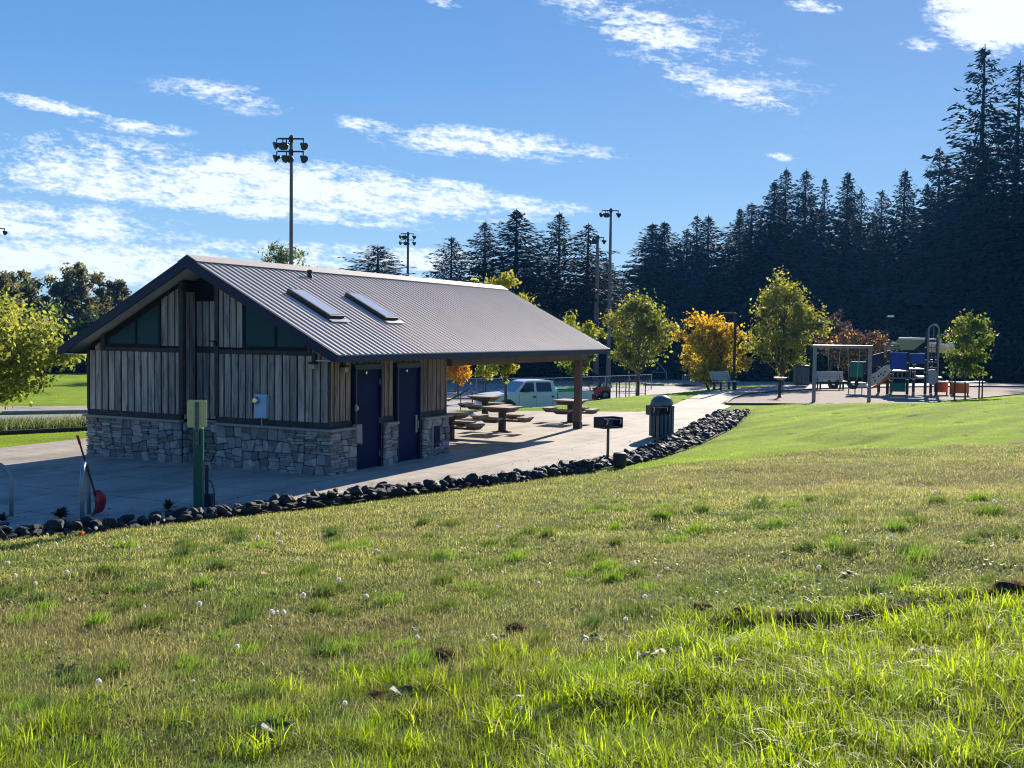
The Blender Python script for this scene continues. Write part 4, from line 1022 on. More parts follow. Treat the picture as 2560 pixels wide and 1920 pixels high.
def pickup(loc, rz, label):
    t = thing('pickup_truck', label, 'pickup truck', loc, rz)
    wp = M['white_paint']; hw_ = .98
    WF, WR = 1.02, 4.98
    def arch(cx, r_, z0): return [(cx+r_*math.cos(R(a)), z0+r_*math.sin(R(a))) for a in range(0, 181, 15)]
    # lower body side profile, x forward to back
    low = [(0.10, .62), (.06, .75), (.05, 1.02), (.10, 1.16), (.55, 1.24), (1.62, 1.30), (4.02, 1.33), (4.02, .52), (1.62, .50)]
    fa_ = [(WF-.56+0, .55)]
    poly = [(.10, .60), (.05, .80), (.06, 1.08), (.16, 1.20), (.80, 1.27), (1.60, 1.31), (3.98, 1.34), (3.98, .50), (1.60, .50)]+[(WF+.53*math.cos(R(a)), .44+.53*math.sin(R(a))) for a in range(10, 171, 16)]
    s = MB(); s.prism(poly, lambda a, b_, c: (a, c, b_), -hw_, hw_); body = s.build('body', wp, t, bevel=.035)
    # bed: open box
    bp_ = [(4.0, .52), (4.0, 1.34), (6.22, 1.34), (6.24, .56)]+[(WR+.53*math.cos(R(a)), .44+.53*math.sin(R(a))) for a in range(10, 171, 16)]
    for sy in (-1, 1):
        s = MB(); s.prism(bp_, lambda a, b_, c: (a, c, b_), min(sy*hw_, sy*(hw_-.09)), max(sy*hw_, sy*(hw_-.09))); s.build('bed_side', wp, t, bevel=.02)
    s = MB(); s.bx(4.0, 6.2, -hw_+.092, hw_-.092, .78, .84); s.bx(3.995, 4.05, -hw_+.092, hw_-.092, .842, 1.40); s.build('bed_floor', wp, t)
    s = MB(); s.bx(6.17, 6.235, -hw_+.095, hw_-.095, .80, 1.33); s.build('tailgate', wp, t, bevel=.02)
    # cab: tapered greenhouse
    def sec(x, z, w_): return [(x, -w_, z), (x, w_, z)]
    st = [(1.40, 1.29, .90), (2.12, 1.90, .74), (2.45, 1.955, .72), (3.60, 1.955, .72), (3.84, 1.90, .74), (3.97, 1.33, .90)]
    vs = []; 
    for x, z, w_ in st: vs += sec(x, z, w_)
    vs += [(1.40, -.90, 1.27), (1.40, .90, 1.27), (3.96, -.90, 1.28), (3.96, .90, 1.28)]
    fs = [(2*i, 2*i+1, 2*i+3, 2*i+2) for i in range(5)]
    fs += [(0, 2, 4, 6, 8, 10), (1, 11, 9, 7, 5, 3), ]
    s = MB(); s.add(vs, fs+[(0, 10, 11, 1)]); cab = s.build('cab', wp, t, bevel=.03)
    # windows follow the tumblehome
    def wside(sy, x0, x1, z0, z1, sl0, sl1):
        wz = lambda z: .90-(z-1.31)*(.90-.74)/(.60)+.012
        pts_ = [(x0, z0), (x1, z0), (x1+sl1, z1), (x0+sl0, z1)]
        s = MB(); s.add([(x, sy*wz(z), z) for x, z in pts_]+[(x, sy*(wz(z)-.01), z) for x, z in pts_], [(0, 1, 2, 3), (7, 6, 5, 4), (0, 4, 5, 1), (1, 5, 6, 2), (2, 6, 7, 3), (3, 7, 4, 0)]); return s
    for sy in (-1, 1):
        wside(sy, 1.74, 2.64, 1.36, 1.85, .46, 0).build('side_window', M['glass_dark'], cab)
        wside(sy, 2.78, 3.70, 1.36, 1.85, 0, -.06).build('side_window', M['glass_dark'], cab)
    s = MB(); o_ = Vector((-.62, 0, .76)).normalized()*.014
    c4 = [Vector((1.48, -.82, 1.36)), Vector((1.48, .82, 1.36)), Vector((2.06, .70, 1.852)), Vector((2.06, -.70, 1.852))]
    s.add([p_+o_ for p_ in c4]+[p_-o_*.3 for p_ in c4], [(0, 1, 2, 3), (7, 6, 5, 4), (0, 4, 5, 1), (1, 5, 6, 2), (2, 6, 7, 3), (3, 7, 4, 0)]); s.build('windscreen', pm('windscreen_glass', (.16, .22, .25), (.10, .15, .18), 2, .06, spec=.8, bump=0), cab)
    # front
    s = MB(); s.bx(.015, .055, -.50, .50, .80, 1.13); s.build('grille', M['black'], t, bevel=.01)
    s = MB(); s.bx(.0, .014, -.40, .40, .93, .97); s.bx(.0, .014, -.46, .46, 1.04, 1.07); s.build('grille_bar', M['chrome'], t)
    s = MB(); s.bx(-.10, .16, -.96, .96, .50, .72); s.build('front_bumper', M['chrome'], t, bevel=.03)
    for sy in (-1, 1):
        s = MB(); s.bx(.02, .30, min(sy*.55, sy*.985), max(sy*.55, sy*.985), .84, 1.08); s.build('headlight', pm('lamp_lens', (.45, .47, .48), (.35, .37, .4), 8, .12), t, bevel=.02)
        s = MB(); s.bx(6.10, 6.245, min(sy*.86, sy*.99), max(sy*.86, sy*.99), .90, 1.20); s.build('tail_light', M['red_plastic'], t, bevel=.01)
        s = MB(); s.bx(1.98, 2.20, min(sy*1.02, sy*1.22), max(sy*1.02, sy*1.22), 1.36, 1.62); s.bx(2.05, 2.12, min(sy*.90, sy*1.03), max(sy*.90, sy*1.03), 1.40, 1.46); s.build('mirror', M['black'], t, bevel=.02)
        for xa in (1.78, 2.76): pass
        for xh in (2.62, 3.72):
            s = MB(); s.bx(xh-.10, xh+.06, min(sy*.985, sy*1.005), max(sy*.985, sy*1.005), 1.06, 1.14); s.build('door_handle', M['black'], t)
        s = MB()
        for xs in (1.70, 2.74, 3.70): s.bx(xs-.008, xs+.008, min(sy*.976, sy*.984), max(sy*.976, sy*.984), .56, 1.30)
        s.bx(3.985, 4.005, min(sy*.972, sy*.984), max(sy*.972, sy*.984), .54, 1.33); s.build('door_gap', M['black'], t)
        s = MB(); s.prism([(WF+r__*math.cos(R(a)), .44+r__*math.sin(R(a))) for r__, rg in ((.56, range(0, 181, 15)), (.515, range(180, -1, -15))) for a in rg], lambda a, b_, c: (a, c, b_), min(sy*.975, sy*.99), max(sy*.975, sy*.99)); s.build('wheel_arch', M['black'], t)
        s = MB(); s.prism([(WR+r__*math.cos(R(a)), .44+r__*math.sin(R(a))) for r__, rg in ((.56, range(0, 181, 15)), (.515, range(180, -1, -15))) for a in rg], lambda a, b_, c: (a, c, b_), min(sy*.975, sy*.99), max(sy*.975, sy*.99)); s.build('wheel_arch', M['black'], t)
        wheel(t, WF, sy*.83, .41, side=sy); wheel(t, WR, sy*.83, .41, side=sy)
    s = MB(); s.bx(6.25, 6.40, -.9, .9, .50, .68); s.build('rear_bumper', M['chrome'], t, bevel=.02)
    s = MB(); s.bx(.4, 6.1, -.72, .72, .34, .50); s.build('chassis', M['black'], t)
    return t
TD = 58.0; A1 = AT(1206, TD-2.6, LOT+.02); A2 = AT(1446, TD, LOT+.02)
trz = math.atan2(A2[1]-A1[1], A2[0]-A1[0])
tl = math.hypot(A2[0]-A1[0], A2[1]-A1[1])
pickup(A1, trz, 'white crew cab pickup truck parked behind the shelter')
def on_truck(x, y, z): return (Matrix.Translation(Vector([float(c) for c in A1])) @ Matrix.Rotation(trz, 4, 'Z')) @ Vector((x, y, z))
s = MB(); s.bx(-.55, .55, -.32, .32, 0, .36); s.bx(-.56, .56, -.33, .33, .362, .40)
o = s.build('tote', pm('lime_plastic', (.10, .55, .02), (.09, .45, .02), 6, .4), bevel=.02); o.location = on_truck(4.60, -.45, .86); o.rotation_euler = (0, 0, trz); o.scale = (1, 1, 1.62); tag(o, 'bright green box in the bed of the white truck', 'box')
t = thing('tool_chest', 'long silver grey tool chest on the bed of the white truck', 'tool chest', on_truck(5.2, .35, .85), trz)
s = MB(); s.bx(-.85, .85, -.25, .25, 0, .62); s.build('body', pm('tread_plate', (.34, .33, .32), (.28, .27, .26), 20, .45, .5), t, bevel=.01)
s = MB(); s.bx(-.87, .87, -.27, .27, .622, .68); s.build('lid', M['white_paint'], t, bevel=.01)
def sedan(loc, rz, label, paint):
    t = thing('parked_car', label, 'car', loc, rz)
    poly = [(.0, .32), (.02, .62), (.20, .74), (1.15, .90), (3.9, .96), (4.45, .90), (4.5, .40), (4.2, .28)]+[(3.65+.36*math.cos(R(a)), .32+.36*math.sin(R(a))) for a in range(0, 181, 20)]+[(.85+.36*math.cos(R(a)), .32+.36*math.sin(R(a))) for a in range(0, 181, 20)]
    s = MB(); s.prism(poly, lambda a, b_, c: (a, c, b_), -.86, .86); s.build('body', paint, t, bevel=.05)
    st = [(1.05, .90, .78), (1.85, 1.42, .62), (3.1, 1.46, .62), (4.1, .96, .76)]
    vs = [(x, sg*w_, z) for x, z, w_ in st for sg in (-1, 1)]
    s = MB(); s.add(vs, [(0, 1, 3, 2), (2, 3, 5, 4), (4, 5, 7, 6), (0, 2, 4, 6), (1, 7, 5, 3), (0, 6, 7, 1)]); c = s.build('cab', paint, t, bevel=.04)
    for sy in (-1, 1):
        s = MB(); pts_ = [(1.35, .97, .775), (3.8, 1.02, .765), (3.05, 1.39, .645), (1.95, 1.37, .645)]
        s.add([(x, sy*(w_+.012), z) for x, z, w_ in pts_]+[(x, sy*(w_-.01), z) for x, z, w_ in pts_], [(0, 1, 2, 3), (7, 6, 5, 4), (0, 4, 5, 1), (1, 5, 6, 2), (2, 6, 7, 3), (3, 7, 4, 0)]); s.build('side_window', M['glass_dark'], c)
        wheel(t, .85, sy*.76, .32, .32, .2, sy); wheel(t, 3.65, sy*.76, .32, .32, .2, sy)
    s = MB(); c4 = [Vector((1.14, -.70, .975)), Vector((1.14, .70, .975)), Vector((1.78, .58, 1.38)), Vector((1.78, -.58, 1.38))]; o_ = Vector((-.5, 0, .8)).normalized()*.012
    s.add([p_+o_ for p_ in c4]+[p_-o_*.5 for p_ in c4], [(0, 1, 2, 3), (7, 6, 5, 4), (0, 4, 5, 1), (1, 5, 6, 2), (2, 6, 7, 3), (3, 7, 4, 0)]); s.build('windscreen', M['glass_dark'], c)
    return t
sedan(AT(2345, 80, LOT+.02), YAW-R(92), 'grey car parked beyond the play structure', pm('silver_paint', (.34, .36, .38), (.3, .32, .34), 3, .3, .4))

# ------------------------------------------------------------------ mower on its trailer
PT = AT(1478, 62.0, LOT+.02); trl = YAW-R(90)+R(6)
t = thing('flatbed_trailer', 'black flatbed trailer with a rail cage behind the white truck', 'trailer', PT, trl)
s = MB(); s.bx(-.9, 3.1, -.95, .95, .52, .60); s.bar((-.9, 0, .54), (-2.0, 0, .5), .1, .1); s.build('deck', M['black'], t)
s = MB(); s.bx(1.6, 1.65, -.95, .95, .602, 1.55)
s = MB()
for x in (1.35, 1.9, 2.5, 3.05): s.bx(x-.025, x+.025, -.95, -.90, .602, 1.62); s.bx(x-.025, x+.025, .90, .95, .602, 1.62)
for y in (-.925, .925):
    s.bar((1.33, y, 1.635), (3.08, y, 1.635), .045); s.bar((1.33, y, 1.05), (3.08, y, 1.05), .03)
s.build('rail_cage', M['black'], t)
s = MB(); s.bx(.2, 1.5, -1.12, -.97, .66, .72); s.build('mudguard', M['black'], t)
for x in (.5, 1.2):
    wheel(t, x, -1.04, .33, .32, .18, -1); wheel(t, x, 1.04, .33, .32, .18, 1)
def on_tr(x, y, z): return (Matrix.Translation(Vector([float(c) for c in PT])) @ Matrix.Rotation(trl, 4, 'Z')) @ Vector((x, y, z))
t = thing('ride_on_mower', 'red ride on mower strapped on the trailer behind the white truck', 'mower', on_tr(.1, 0, .605), trl)
red = pm('mower_red', (.62, .10, .05), (.52, .08, .04), 6, .4)
s = MB(); s.prism([(-.6, .25), (-.6, .50), (.1, .55), (.35, .78), (.95, .74), (1.02, .30)], lambda a, b_, c: (a, c, b_), -.38, .38); s.build('body', red, t, bevel=.03)
s = MB(); s.prism([(.0, .60), (.46, .64), (.52, 1.08), (.40, 1.10), (.32, .72), (.0, .68)], lambda a, b_, c: (a, c, b_), -.26, .26); s.build('seat', M['black'], t, bevel=.03)
s = MB(); s.bx(-.85, .30, -.62, .62, .10, .24); s.build('cutting_deck', M['black'], t, bevel=.03)
s = MB(); s.tube([(-.1, -.2, .5), (-.25, -.2, .95), (-.02, -.2, 1.0)], .022, 6); s.tube([(-.1, .2, .5), (-.25, .2, .95), (-.02, .2, 1.0)], .022, 6); s.build('control_lever', M['black'], t)
s = MB(); s.tube([(.75, -.35, .6), (.80, -.35, 1.25), (.80, .35, 1.25), (.75, .35, .6)], .03, 8); s.build('roll_bar', M['black'], t)
s = MB(); s.prism([(.62, .745), (1.12, .70), (1.15, .86), (.70, 1.02)], lambda a, b_, c: (a, c, b_), -.30, .30); s.build('engine_cover', M['beige_plastic'], t, bevel=.03)
for sy in (-1, 1):
    wheel(t, .68, sy*.52, .29, .29, .22, sy); wheel(t, -.62, sy*.45, .17, .17, .12, sy)

# ------------------------------------------------------------------ swings
PS, PE = G(2034, 1004), G(2172, 1004)
SA = Vector((float(PS[0]), float(PS[1]), 0)); SBv = Vector((float(PE[0]), float(PE[1]), 0)); sw = (SBv-SA).length; srz = math.atan2(SBv.y-SA.y, SBv.x-SA.x)
t = thing('swing_set', 'grey steel swing frame with two baby swings at the front of the wood chips', 'swing set', SA, srz)
H_ = ZAT(2034, 866, math.hypot(PS[0]-CAM[0], PS[1]-CAM[1]))
M['swing'] = pm('swing_frame_paint', (.27, .265, .27), (.21, .205, .21), 6, .5, .2, bump=.03)
for x in (0, sw):
    s = MB(); s.tube([(x, 0, -.05), (x, 0, H_)], .085, 12); s.build('post', M['swing'], t)
s = MB(); s.tube([(-.10, 0, H_), (sw+.10, 0, H_)], .075, 12); s.build('top_bar', M['swing'], t)
for k, cx in enumerate((sw*.345, sw*.70)):
    for dx in (-.19, .19):
        s = MB(); s.tube([(cx+dx*1.6, 0, H_-.05), (cx+dx, 0, .98)], .014, 5); s.build('chain', M['steel'], t)
    s = MB(); s.prism([(-.20, .98), (-.22, .80), (-.14, .62), (-.05, .56), (-.0, .62), (.05, .56), (.14, .62), (.22, .80), (.20, .98), (.14, .80), (0, .74), (-.14, .80)], lambda a, b_, c: (cx+a, c, b_), -.15, .15)
    s.build('swing_seat', M['rubber'], t, bevel=.02)

# ------------------------------------------------------------------ play structure
PD = 58.5
def pu(px): return (px-2300)*PD/FPX
OX = AT(2300, PD, 0); t = thing('play_structure', 'blue and green play structure with slide and arched climber on wood chips', 'play structure', OX, YAW-R(90))
def pz(y): return ZAT(2300, y, PD)
def post(px, ytop, yy=0, r_=.075, mt='navy'):
    s = MB(); x = pu(px); s.tube([(x, yy, 0), (x, yy, pz(ytop))], r_, 10)
    o = s.build('post', M[mt], t)
    c = MB()
    for k in range(3):
        z = pz(ytop)*(.35+.2*k); MB().lathe([(r_+.015, 0), (r_+.015, .05)], 10, (x, yy, z)).build('collar', M['chrome'], o)
for px_, yt, yy in ((2226, 878, 0), (2272, 882, 0), (2254, 900, 1.2), (2314, 830, 0), (2340, 830, 0), (2314, 890, 1.6), (2352, 900, 1.4), (2386, 930, .6), (2226, 900, 1.3)):
    post(px_, yt, yy)
def panel(px0, px1, y0, y1, yy, mt, name='panel', th=.05, wav=0):
    s = MB(); n = 8; x0, x1 = pu(px0), pu(px1); z1, z0 = pz(y0), pz(y1)
    top_p = [(x1+(x0-x1)*i/n, z1+wav*math.sin(i/n*math.pi)) for i in range(n+1)]
    s.prism([(x0, z0), (x1, z0)]+top_p, lambda a, b_, c: (a, c, b_), yy, yy+th); return s.build(name, M[mt], t, bevel=.01)
panel(2231, 2269, 884, 925, -.02, 'plastic_blue', wav=.05); panel(2277, 2314, 884, 908, -.02, 'plastic_blue'); panel(2231, 2268, 958, 980, -.02, 'teal_plastic')
panel(2142, 2172, 908, 945, .3, 'teal_plastic')
for (a, b_, y, d0, d1, mt) in ((2228, 2272, 927, 0, 1.3, 'beige_plastic'), (2274, 2312, 921, 0, 1.6, 'beige_plastic'), (2314, 2354, 942, 0, 1.4, 'steel')):
    s = MB(); s.bx(pu(a), pu(b_), d0, d1, pz(y)-.07, pz(y)); s.build('deck', M[mt], t, bevel=.01)
for (a, b_, y) in ((2228, 2272, 946), (2272, 2314, 946), (2274, 2314, 884), (2228, 2272, 882), (2140, 2174, 907)):
    s = MB(); s.tube([(pu(a), 0, pz(y)), (pu(b_), 0, pz(y))], .03, 8); s.build('rail', M['chrome'] if y < 945 else M['steel'], t)
# balusters between the decks
s = MB()
for i in range(9):
    x = pu(2230+i*10); s.tube([(x, 1.25, pz(945)), (x, 1.25, pz(928))], .02, 5)
s.build('railing', M['steel'], t)
# arched climber
s = MB(); cx = pu(2328); rw = pu(2340)-pu(2316); rw /= 2
for yy in (-.12,):
    arc = [(cx+rw*math.cos(R(a)), yy, pz(825)+rw*1.05*math.sin(R(a))) for a in range(0, 181, 15)]
    s.tube([(cx+rw, yy, .6)]+arc+[(cx-rw, yy, .6)], .05, 8)
s.build('arch', M['swing'], t)
s = MB()
for y in (850, 868, 880, 892, 905, 918): s.tube([(cx-rw, -.12, pz(y)), (cx+rw, -.12, pz(y))], .026, 6)
s.tube([(cx, -.12, pz(814)), (cx, -.12, pz(845))], .02, 6); s.tube([(cx-.08, -.12, pz(895)), (cx-.08, -.12, pz(860))], .018, 5); s.tube([(cx+.1, -.12, pz(895)), (cx+.1, -.12, pz(860))], .018, 5)
s.build('rung', M['swing'], t)
s = MB(); pl = [(pu(2315), pz(925)), (pu(2318), pz(945)), (pu(2317), pz(957)), (pu(2330), pz(962)), (pu(2338), pz(955)), (pu(2339), pz(935)), (pu(2334), pz(922))]
s.prism(pl, lambda a, b_, c: (a, c, b_), -.2, -.1); s.build('climbing_wall', pm('grey_climbing_plate', (.42, .42, .46), (.34, .34, .38), 9, .6), t, bevel=.02)
# roof canopy: green tilted panel with pale edge tube, white arc
s = MB(); s.add([(pu(2252), .1, pz(848)), (pu(2316), .1, pz(850)), (pu(2310), 1.5, pz(876)), (pu(2238), 1.5, pz(876)), (pu(2252), .1, pz(848)+.05), (pu(2316), .1, pz(850)+.05), (pu(2310), 1.5, pz(876)+.05), (pu(2238), 1.5, pz(876)+.05)],
        [(0, 3, 2, 1), (4, 5, 6, 7), (0, 1, 5, 4), (1, 2, 6, 5), (2, 3, 7, 6), (3, 0, 4, 7)]); s.build('canopy', M['teal_plastic'], t)
s = MB(); s.tube([(pu(2250), .05, pz(846)), (pu(2312), .05, pz(847)), (pu(2345), .05, pz(849)), (pu(2362), .05, pz(855)), (pu(2376), .05, pz(866))], .05, 8); s.build('canopy_tube', M['white_paint'], t)
for k in range(3):
    s = MB(); s.bx(pu(2236), pu(2252), .0, .3, pz(858+7*k)-.06, pz(858+7*k)); s.build('fin', M['teal_plastic'] if k else M['slat'], t)
s = MB(); s.tube([(pu(2326), .5, pz(868)), (pu(2385), .5, pz(868))], .28, 14); s.build('crawl_tube', M['beige_plastic'], t)
# slide going down to the left
cl_ = [(2224, 902), (2208, 905), (2195, 922), (2184, 940), (2176, 950), (2150, 953), (2138, 953)]
L0 = [(pu(a), pz(b_)) for a, b_ in ((2230, 882), (2205, 889), (2186, 903), (2172, 916), (2172, 940), (2196, 930), (2212, 918), (2230, 916))]
s = MB(); s.prism(L0, lambda a, b_, c: (a, c, b_), .9, .96); s.build('slide_guard', M['navy'], t)
L1 = [(2226, 912), (2216, 914), (2206, 920), (2196, 930), (2184, 937), (2176, 938), (2176, 968), (2186, 966), (2200, 958), (2214, 946), (2226, 932)]
s = MB(); s.prism([(pu(a), pz(b_)) for a, b_ in L1], lambda a, b_, c: (a, c, b_), -.30, -.22); sd_ = s.build('slide_side', M['beige_plastic'], t, bevel=.02)
L2 = [(2226, 934), (2214, 948), (2200, 960), (2186, 968), (2176, 970), (2176, 975), (2190, 971), (2206, 962), (2226, 944)]
s = MB(); s.prism([(pu(a), pz(b_)) for a, b_ in L2], lambda a, b_, c: (a, c, b_), -.32, -.20); s.build('slide_edge', M['orange_plastic'], sd_, bevel=.02)
s = MB()
for a, b_ in ((2188, 945), (2192, 953), (2200, 941), (2205, 936), (2214, 930), (2211, 939)): s.lathe([(.05, 0), (.05, .01)], 8, (0, 0, 0)) if False else s.bx(pu(a)-.04, pu(a)+.04, -.312, -.302, pz(b_)-.04, pz(b_)+.04)
s.build('grip_hole', M['black'], sd_)
s = MB(); s.add([(pu(2226), -.2, pz(925)), (pu(2226), .5, pz(925)), (pu(2182), .5, pz(962)), (pu(2182), -.2, pz(962)), (pu(2138), -.2, pz(967)), (pu(2138), .5, pz(967))], [(0, 1, 2, 3), (3, 2, 5, 4)]); s.build('slide_bed', M['beige_plastic'], t)
s = MB(); s.bx(pu(2138), pu(2174), -.3, .5, pz(958)-.22, pz(958)); s.build('slide_exit', M['beige_plastic'], t, bevel=.04)
for a in (2137, 2152, 2168): s = MB(); s.tube([(pu(a), .1, 0), (pu(a), .1, pz(958)-.2)], .03, 6); s.build('support', M['steel'], t)
# low orange curved walls
for k, (a, b_, yy, lb) in enumerate(((2342, 2375, .8, 'short curved orange play wall behind the arched climber'), (2386, 2428, .4, 'longer curved orange play wall with a pale top rail behind the staked sapling'))):
    P = AT((a+b_)/2, PD+yy*1.0, 0); o_ = thing('play_wall', lb, 'play wall', P, YAW-R(90), 'orange play walls')
    w_ = (b_-a)*PD/FPX/2; arc = [(w_*math.sin(R(an)), -.45*math.cos(R(an))+.3) for an in range(-80, 81, 16)]
    s = MB(); pl = arc+[(x*.93, y+.09) for x, y in arc[::-1]]
    s.prism(pl, lambda p0, p1, c: (p0, p1, c), .12, .62); s.build('wall', M['orange_plastic'], o_, bevel=.01)
    s = MB(); s.prism([(x*1.03, y-.02) for x, y in arc]+[(x*.9, y+.12) for x, y in arc[::-1]], lambda p0, p1, c: (p0, p1, c), .625, .70); s.build('rim', M['white_paint'], o_, bevel=.01)
    for x in (-w_*.8, w_*.8): q_ = MB(); q_.tube([(x, .15, -.02), (x, .15, .3)], .04, 6); q_.build('leg', M['navy'], o_)
# ------------------------------------------------------------------ trees
def quads_from(c, ax, ay, w_, h_):
    """c (N,3) centres; ax, ay unit axes; w_, h_ sizes -> rhombic leaves (4N,3)"""
    w_ = np.asarray(w_)[:, None]; h_ = np.asarray(h_)[:, None]
    return np.stack([c-ay*h_*.5, c+ax*w_*.5, c+ay*h_*.5, c-ax*w_*.5], 1).reshape(-1, 3)
def runit(n, g): v = g.normal(size=(n, 3)); return v/np.linalg.norm(v, axis=1)[:, None]
def leaftree(name, label, P, H, cr, cb, nleaf, ls, cols, seed, lean=(0, 0), nclump=46, trunk_r=.10, shape=1.0, squash=1.0, dens=.26, bark='bark_grey', group=None, stems=1, leafprob=1.0, spiky=0.0, cat='tree', zone=None, top_narrow=.0):
    """H tree height, cr crown radius, cb height of the crown's foot"""
    g = np.random.default_rng(seed); t = thing(name, label, cat, P, g.uniform(0, 6), group)
    ch = (H-cb)/2; cz = cb+ch
    u = runit(nclump, g); rad = g.uniform(.25, 1, nclump)**.55
    C = u*rad[:, None]
    zz_ = C[:, 2]
    wid = (1-top_narrow*np.clip(zz_, 0, 1))*(1-.25*np.clip(-zz_, 0, 1))
    wob = 1+g.uniform(-.22, .18, nclump)
    C = np.stack([C[:, 0]*cr*wid*wob*.86, C[:, 1]*cr*wid*wob*.86*squash, cz+C[:, 2]*ch*.92*wob.clip(.8, 1.06)], 1)
    C[:, 0] += lean[0]*(C[:, 2]-cb)/max(H-cb, .1); C[:, 1] += lean[1]*(C[:, 2]-cb)/max(H-cb, .1)
    tr_ = MB(); hub = []
    for s_ in range(stems):
        a0 = 2*math.pi*s_/max(1, stems); off = .12*cr if stems > 1 else 0
        b0 = Vector((math.cos(a0)*off*.4, math.sin(a0)*off*.4, -.1)); k1 = Vector((math.cos(a0)*off+g.uniform(-.04, .04), math.sin(a0)*off+g.uniform(-.04, .04), cb*.9)); k2 = Vector((lean[0]*.4+math.cos(a0)*off*2.4, lean[1]*.4+math.sin(a0)*off*2.4, cz)); k3 = Vector((lean[0]*.8+math.cos(a0)*off*3, lean[1]*.8+math.sin(a0)*off*3, cb+(H-cb)*.8))
        rr_ = trunk_r/(stems**.5)
        tr_.tube([b0, b0.lerp(k1, .5), k1, k2, k3], [rr_*1.25, rr_, rr_*.85, rr_*.45, rr_*.15], 8); hub.append((k1, k2, k3))
    for c in C:
        k1, k2, k3 = hub[g.integers(stems)]; cv = Vector(c)
        f = max(0.0, min(1.0, (c[2]-cb)/(H-cb)-.28))
        st = k1.lerp(k2, f*2) if f < .5 else k2.lerp(k3, f*2-1)
        mid = st.lerp(cv, .5)+Vector((g.uniform(-.08, .08), g.uniform(-.08, .08), -.02))*cr
        tr_.tube([st, mid, cv], [trunk_r*.28, trunk_r*.17, trunk_r*.07], 5, cap=False)
        for _ in range(3):
            e = cv+Vector(runit(1, g)[0])*cr*dens*1.1; tr_.tube([mid.lerp(cv, .6), e], [trunk_r*.09, trunk_r*.03], 4, cap=False)
    tr_.build('trunk', M[bark], t, smooth=True)
    n = int(nleaf*.85); nclump_ = nclump; ci = g.integers(0, nclump, n)
    sz = g.uniform(.5, 1.15, nclump)[ci]*cr*dens
    off = g.normal(size=(n, 3))*sz[:, None]*np.array([.62, .62, .50])
    if spiky:
        dr = C-np.array([lean[0]*.5, lean[1]*.5, cz-ch*.5]); dr /= np.linalg.norm(dr, axis=1)[:, None]
        off += dr[ci]*np.abs(g.normal(size=n))[:, None]*spiky*cr
    c = C[ci]+off
    c[:, 2] = np.maximum(c[:, 2], cb*.72)
    ax = runit(n, g); ay = runit(n, g); ay[:, 2] -= .35; ay -= ax*(ax*ay).sum(1)[:, None]; ay /= np.linalg.norm(ay, axis=1)[:, None]
    s0 = ls*1.12*g.uniform(.45, 1.45, n)
    V = quads_from(c, ax, ay, s0*.62, s0)
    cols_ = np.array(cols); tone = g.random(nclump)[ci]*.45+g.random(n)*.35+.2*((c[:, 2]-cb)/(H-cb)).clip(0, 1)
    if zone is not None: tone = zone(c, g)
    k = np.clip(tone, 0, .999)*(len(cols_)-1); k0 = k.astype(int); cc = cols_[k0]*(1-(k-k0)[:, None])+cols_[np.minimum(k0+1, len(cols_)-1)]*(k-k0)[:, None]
    cc *= g.uniform(.7, 1.25, n)[:, None]
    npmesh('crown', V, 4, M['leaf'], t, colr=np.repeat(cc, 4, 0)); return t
YEL, YG, OLV, GRN, ORG, BRN, DKG, PUR = (.46, .30, .02), (.25, .25, .035), (.16, .155, .035), (.085, .125, .025), (.52, .20, .015), (.14, .07, .03), (.035, .06, .02), (.06, .035, .045)
def tz(px, d): P = AT(px, d, 0); return float(T(P[0], P[1]))
def TP(px, d): P = AT(px, d, tz(px, d)); return P
def hh_(px, py, d): return ZAT(px, py, d)-tz(px, d)
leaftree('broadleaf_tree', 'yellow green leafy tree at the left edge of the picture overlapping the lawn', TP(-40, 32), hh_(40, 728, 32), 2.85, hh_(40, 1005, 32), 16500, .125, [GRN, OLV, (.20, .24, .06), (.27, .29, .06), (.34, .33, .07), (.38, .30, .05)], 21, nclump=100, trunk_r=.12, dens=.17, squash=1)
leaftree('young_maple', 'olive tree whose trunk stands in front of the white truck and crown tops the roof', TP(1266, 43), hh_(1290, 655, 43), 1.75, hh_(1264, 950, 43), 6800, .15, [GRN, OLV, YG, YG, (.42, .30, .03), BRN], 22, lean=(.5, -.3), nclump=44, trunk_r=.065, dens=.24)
leaftree('young_maple', 'bright green tree right behind the timber shelter post', TP(1448, 51), hh_(1448, 778, 51), 1.25, hh_(1448, 945, 51), 3800, .15, [GRN, GRN, YG, YG], 23, nclump=30, trunk_r=.06, dens=.27)
leaftree('young_maple', 'small loose tree behind the stair rail, left of the truck', TP(1209, 62), hh_(1209, 890, 62), .85, hh_(1209, 945, 62), 1100, .17, [OLV, YG, GRN], 24, nclump=14, trunk_r=.05, dens=.35)
leaftree('young_maple', 'small orange tree glimpsed beside the end of the board wall', TP(1146, 72), hh_(1146, 890, 72), 1.35, hh_(1146, 962, 72), 2400, .19, [ORG, YEL, ORG, YEL], 25, nclump=26, trunk_r=.06, dens=.3)
leaftree('olive_tree', 'broad olive green tree behind the trailer, left of the orange tree', TP(1596, 67), hh_(1596, 728, 67), 2.55, hh_(1560, 932, 67), 8600, .18, [DKG, OLV, GRN, YG, OLV, (.40, .30, .03)], 26, nclump=76, trunk_r=.10, dens=.19, lean=(-.1, 0), top_narrow=.55)
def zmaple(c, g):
    s_ = (c[:, 0]*-_rr[0]+c[:, 1]*-_rr[1]); return np.clip(.5+g.random(len(c))*.35+.22*(c[:, 2]-2.6)/2.0, 0, 1)*g.choice([1, .55], len(c), p=[.8, .2])
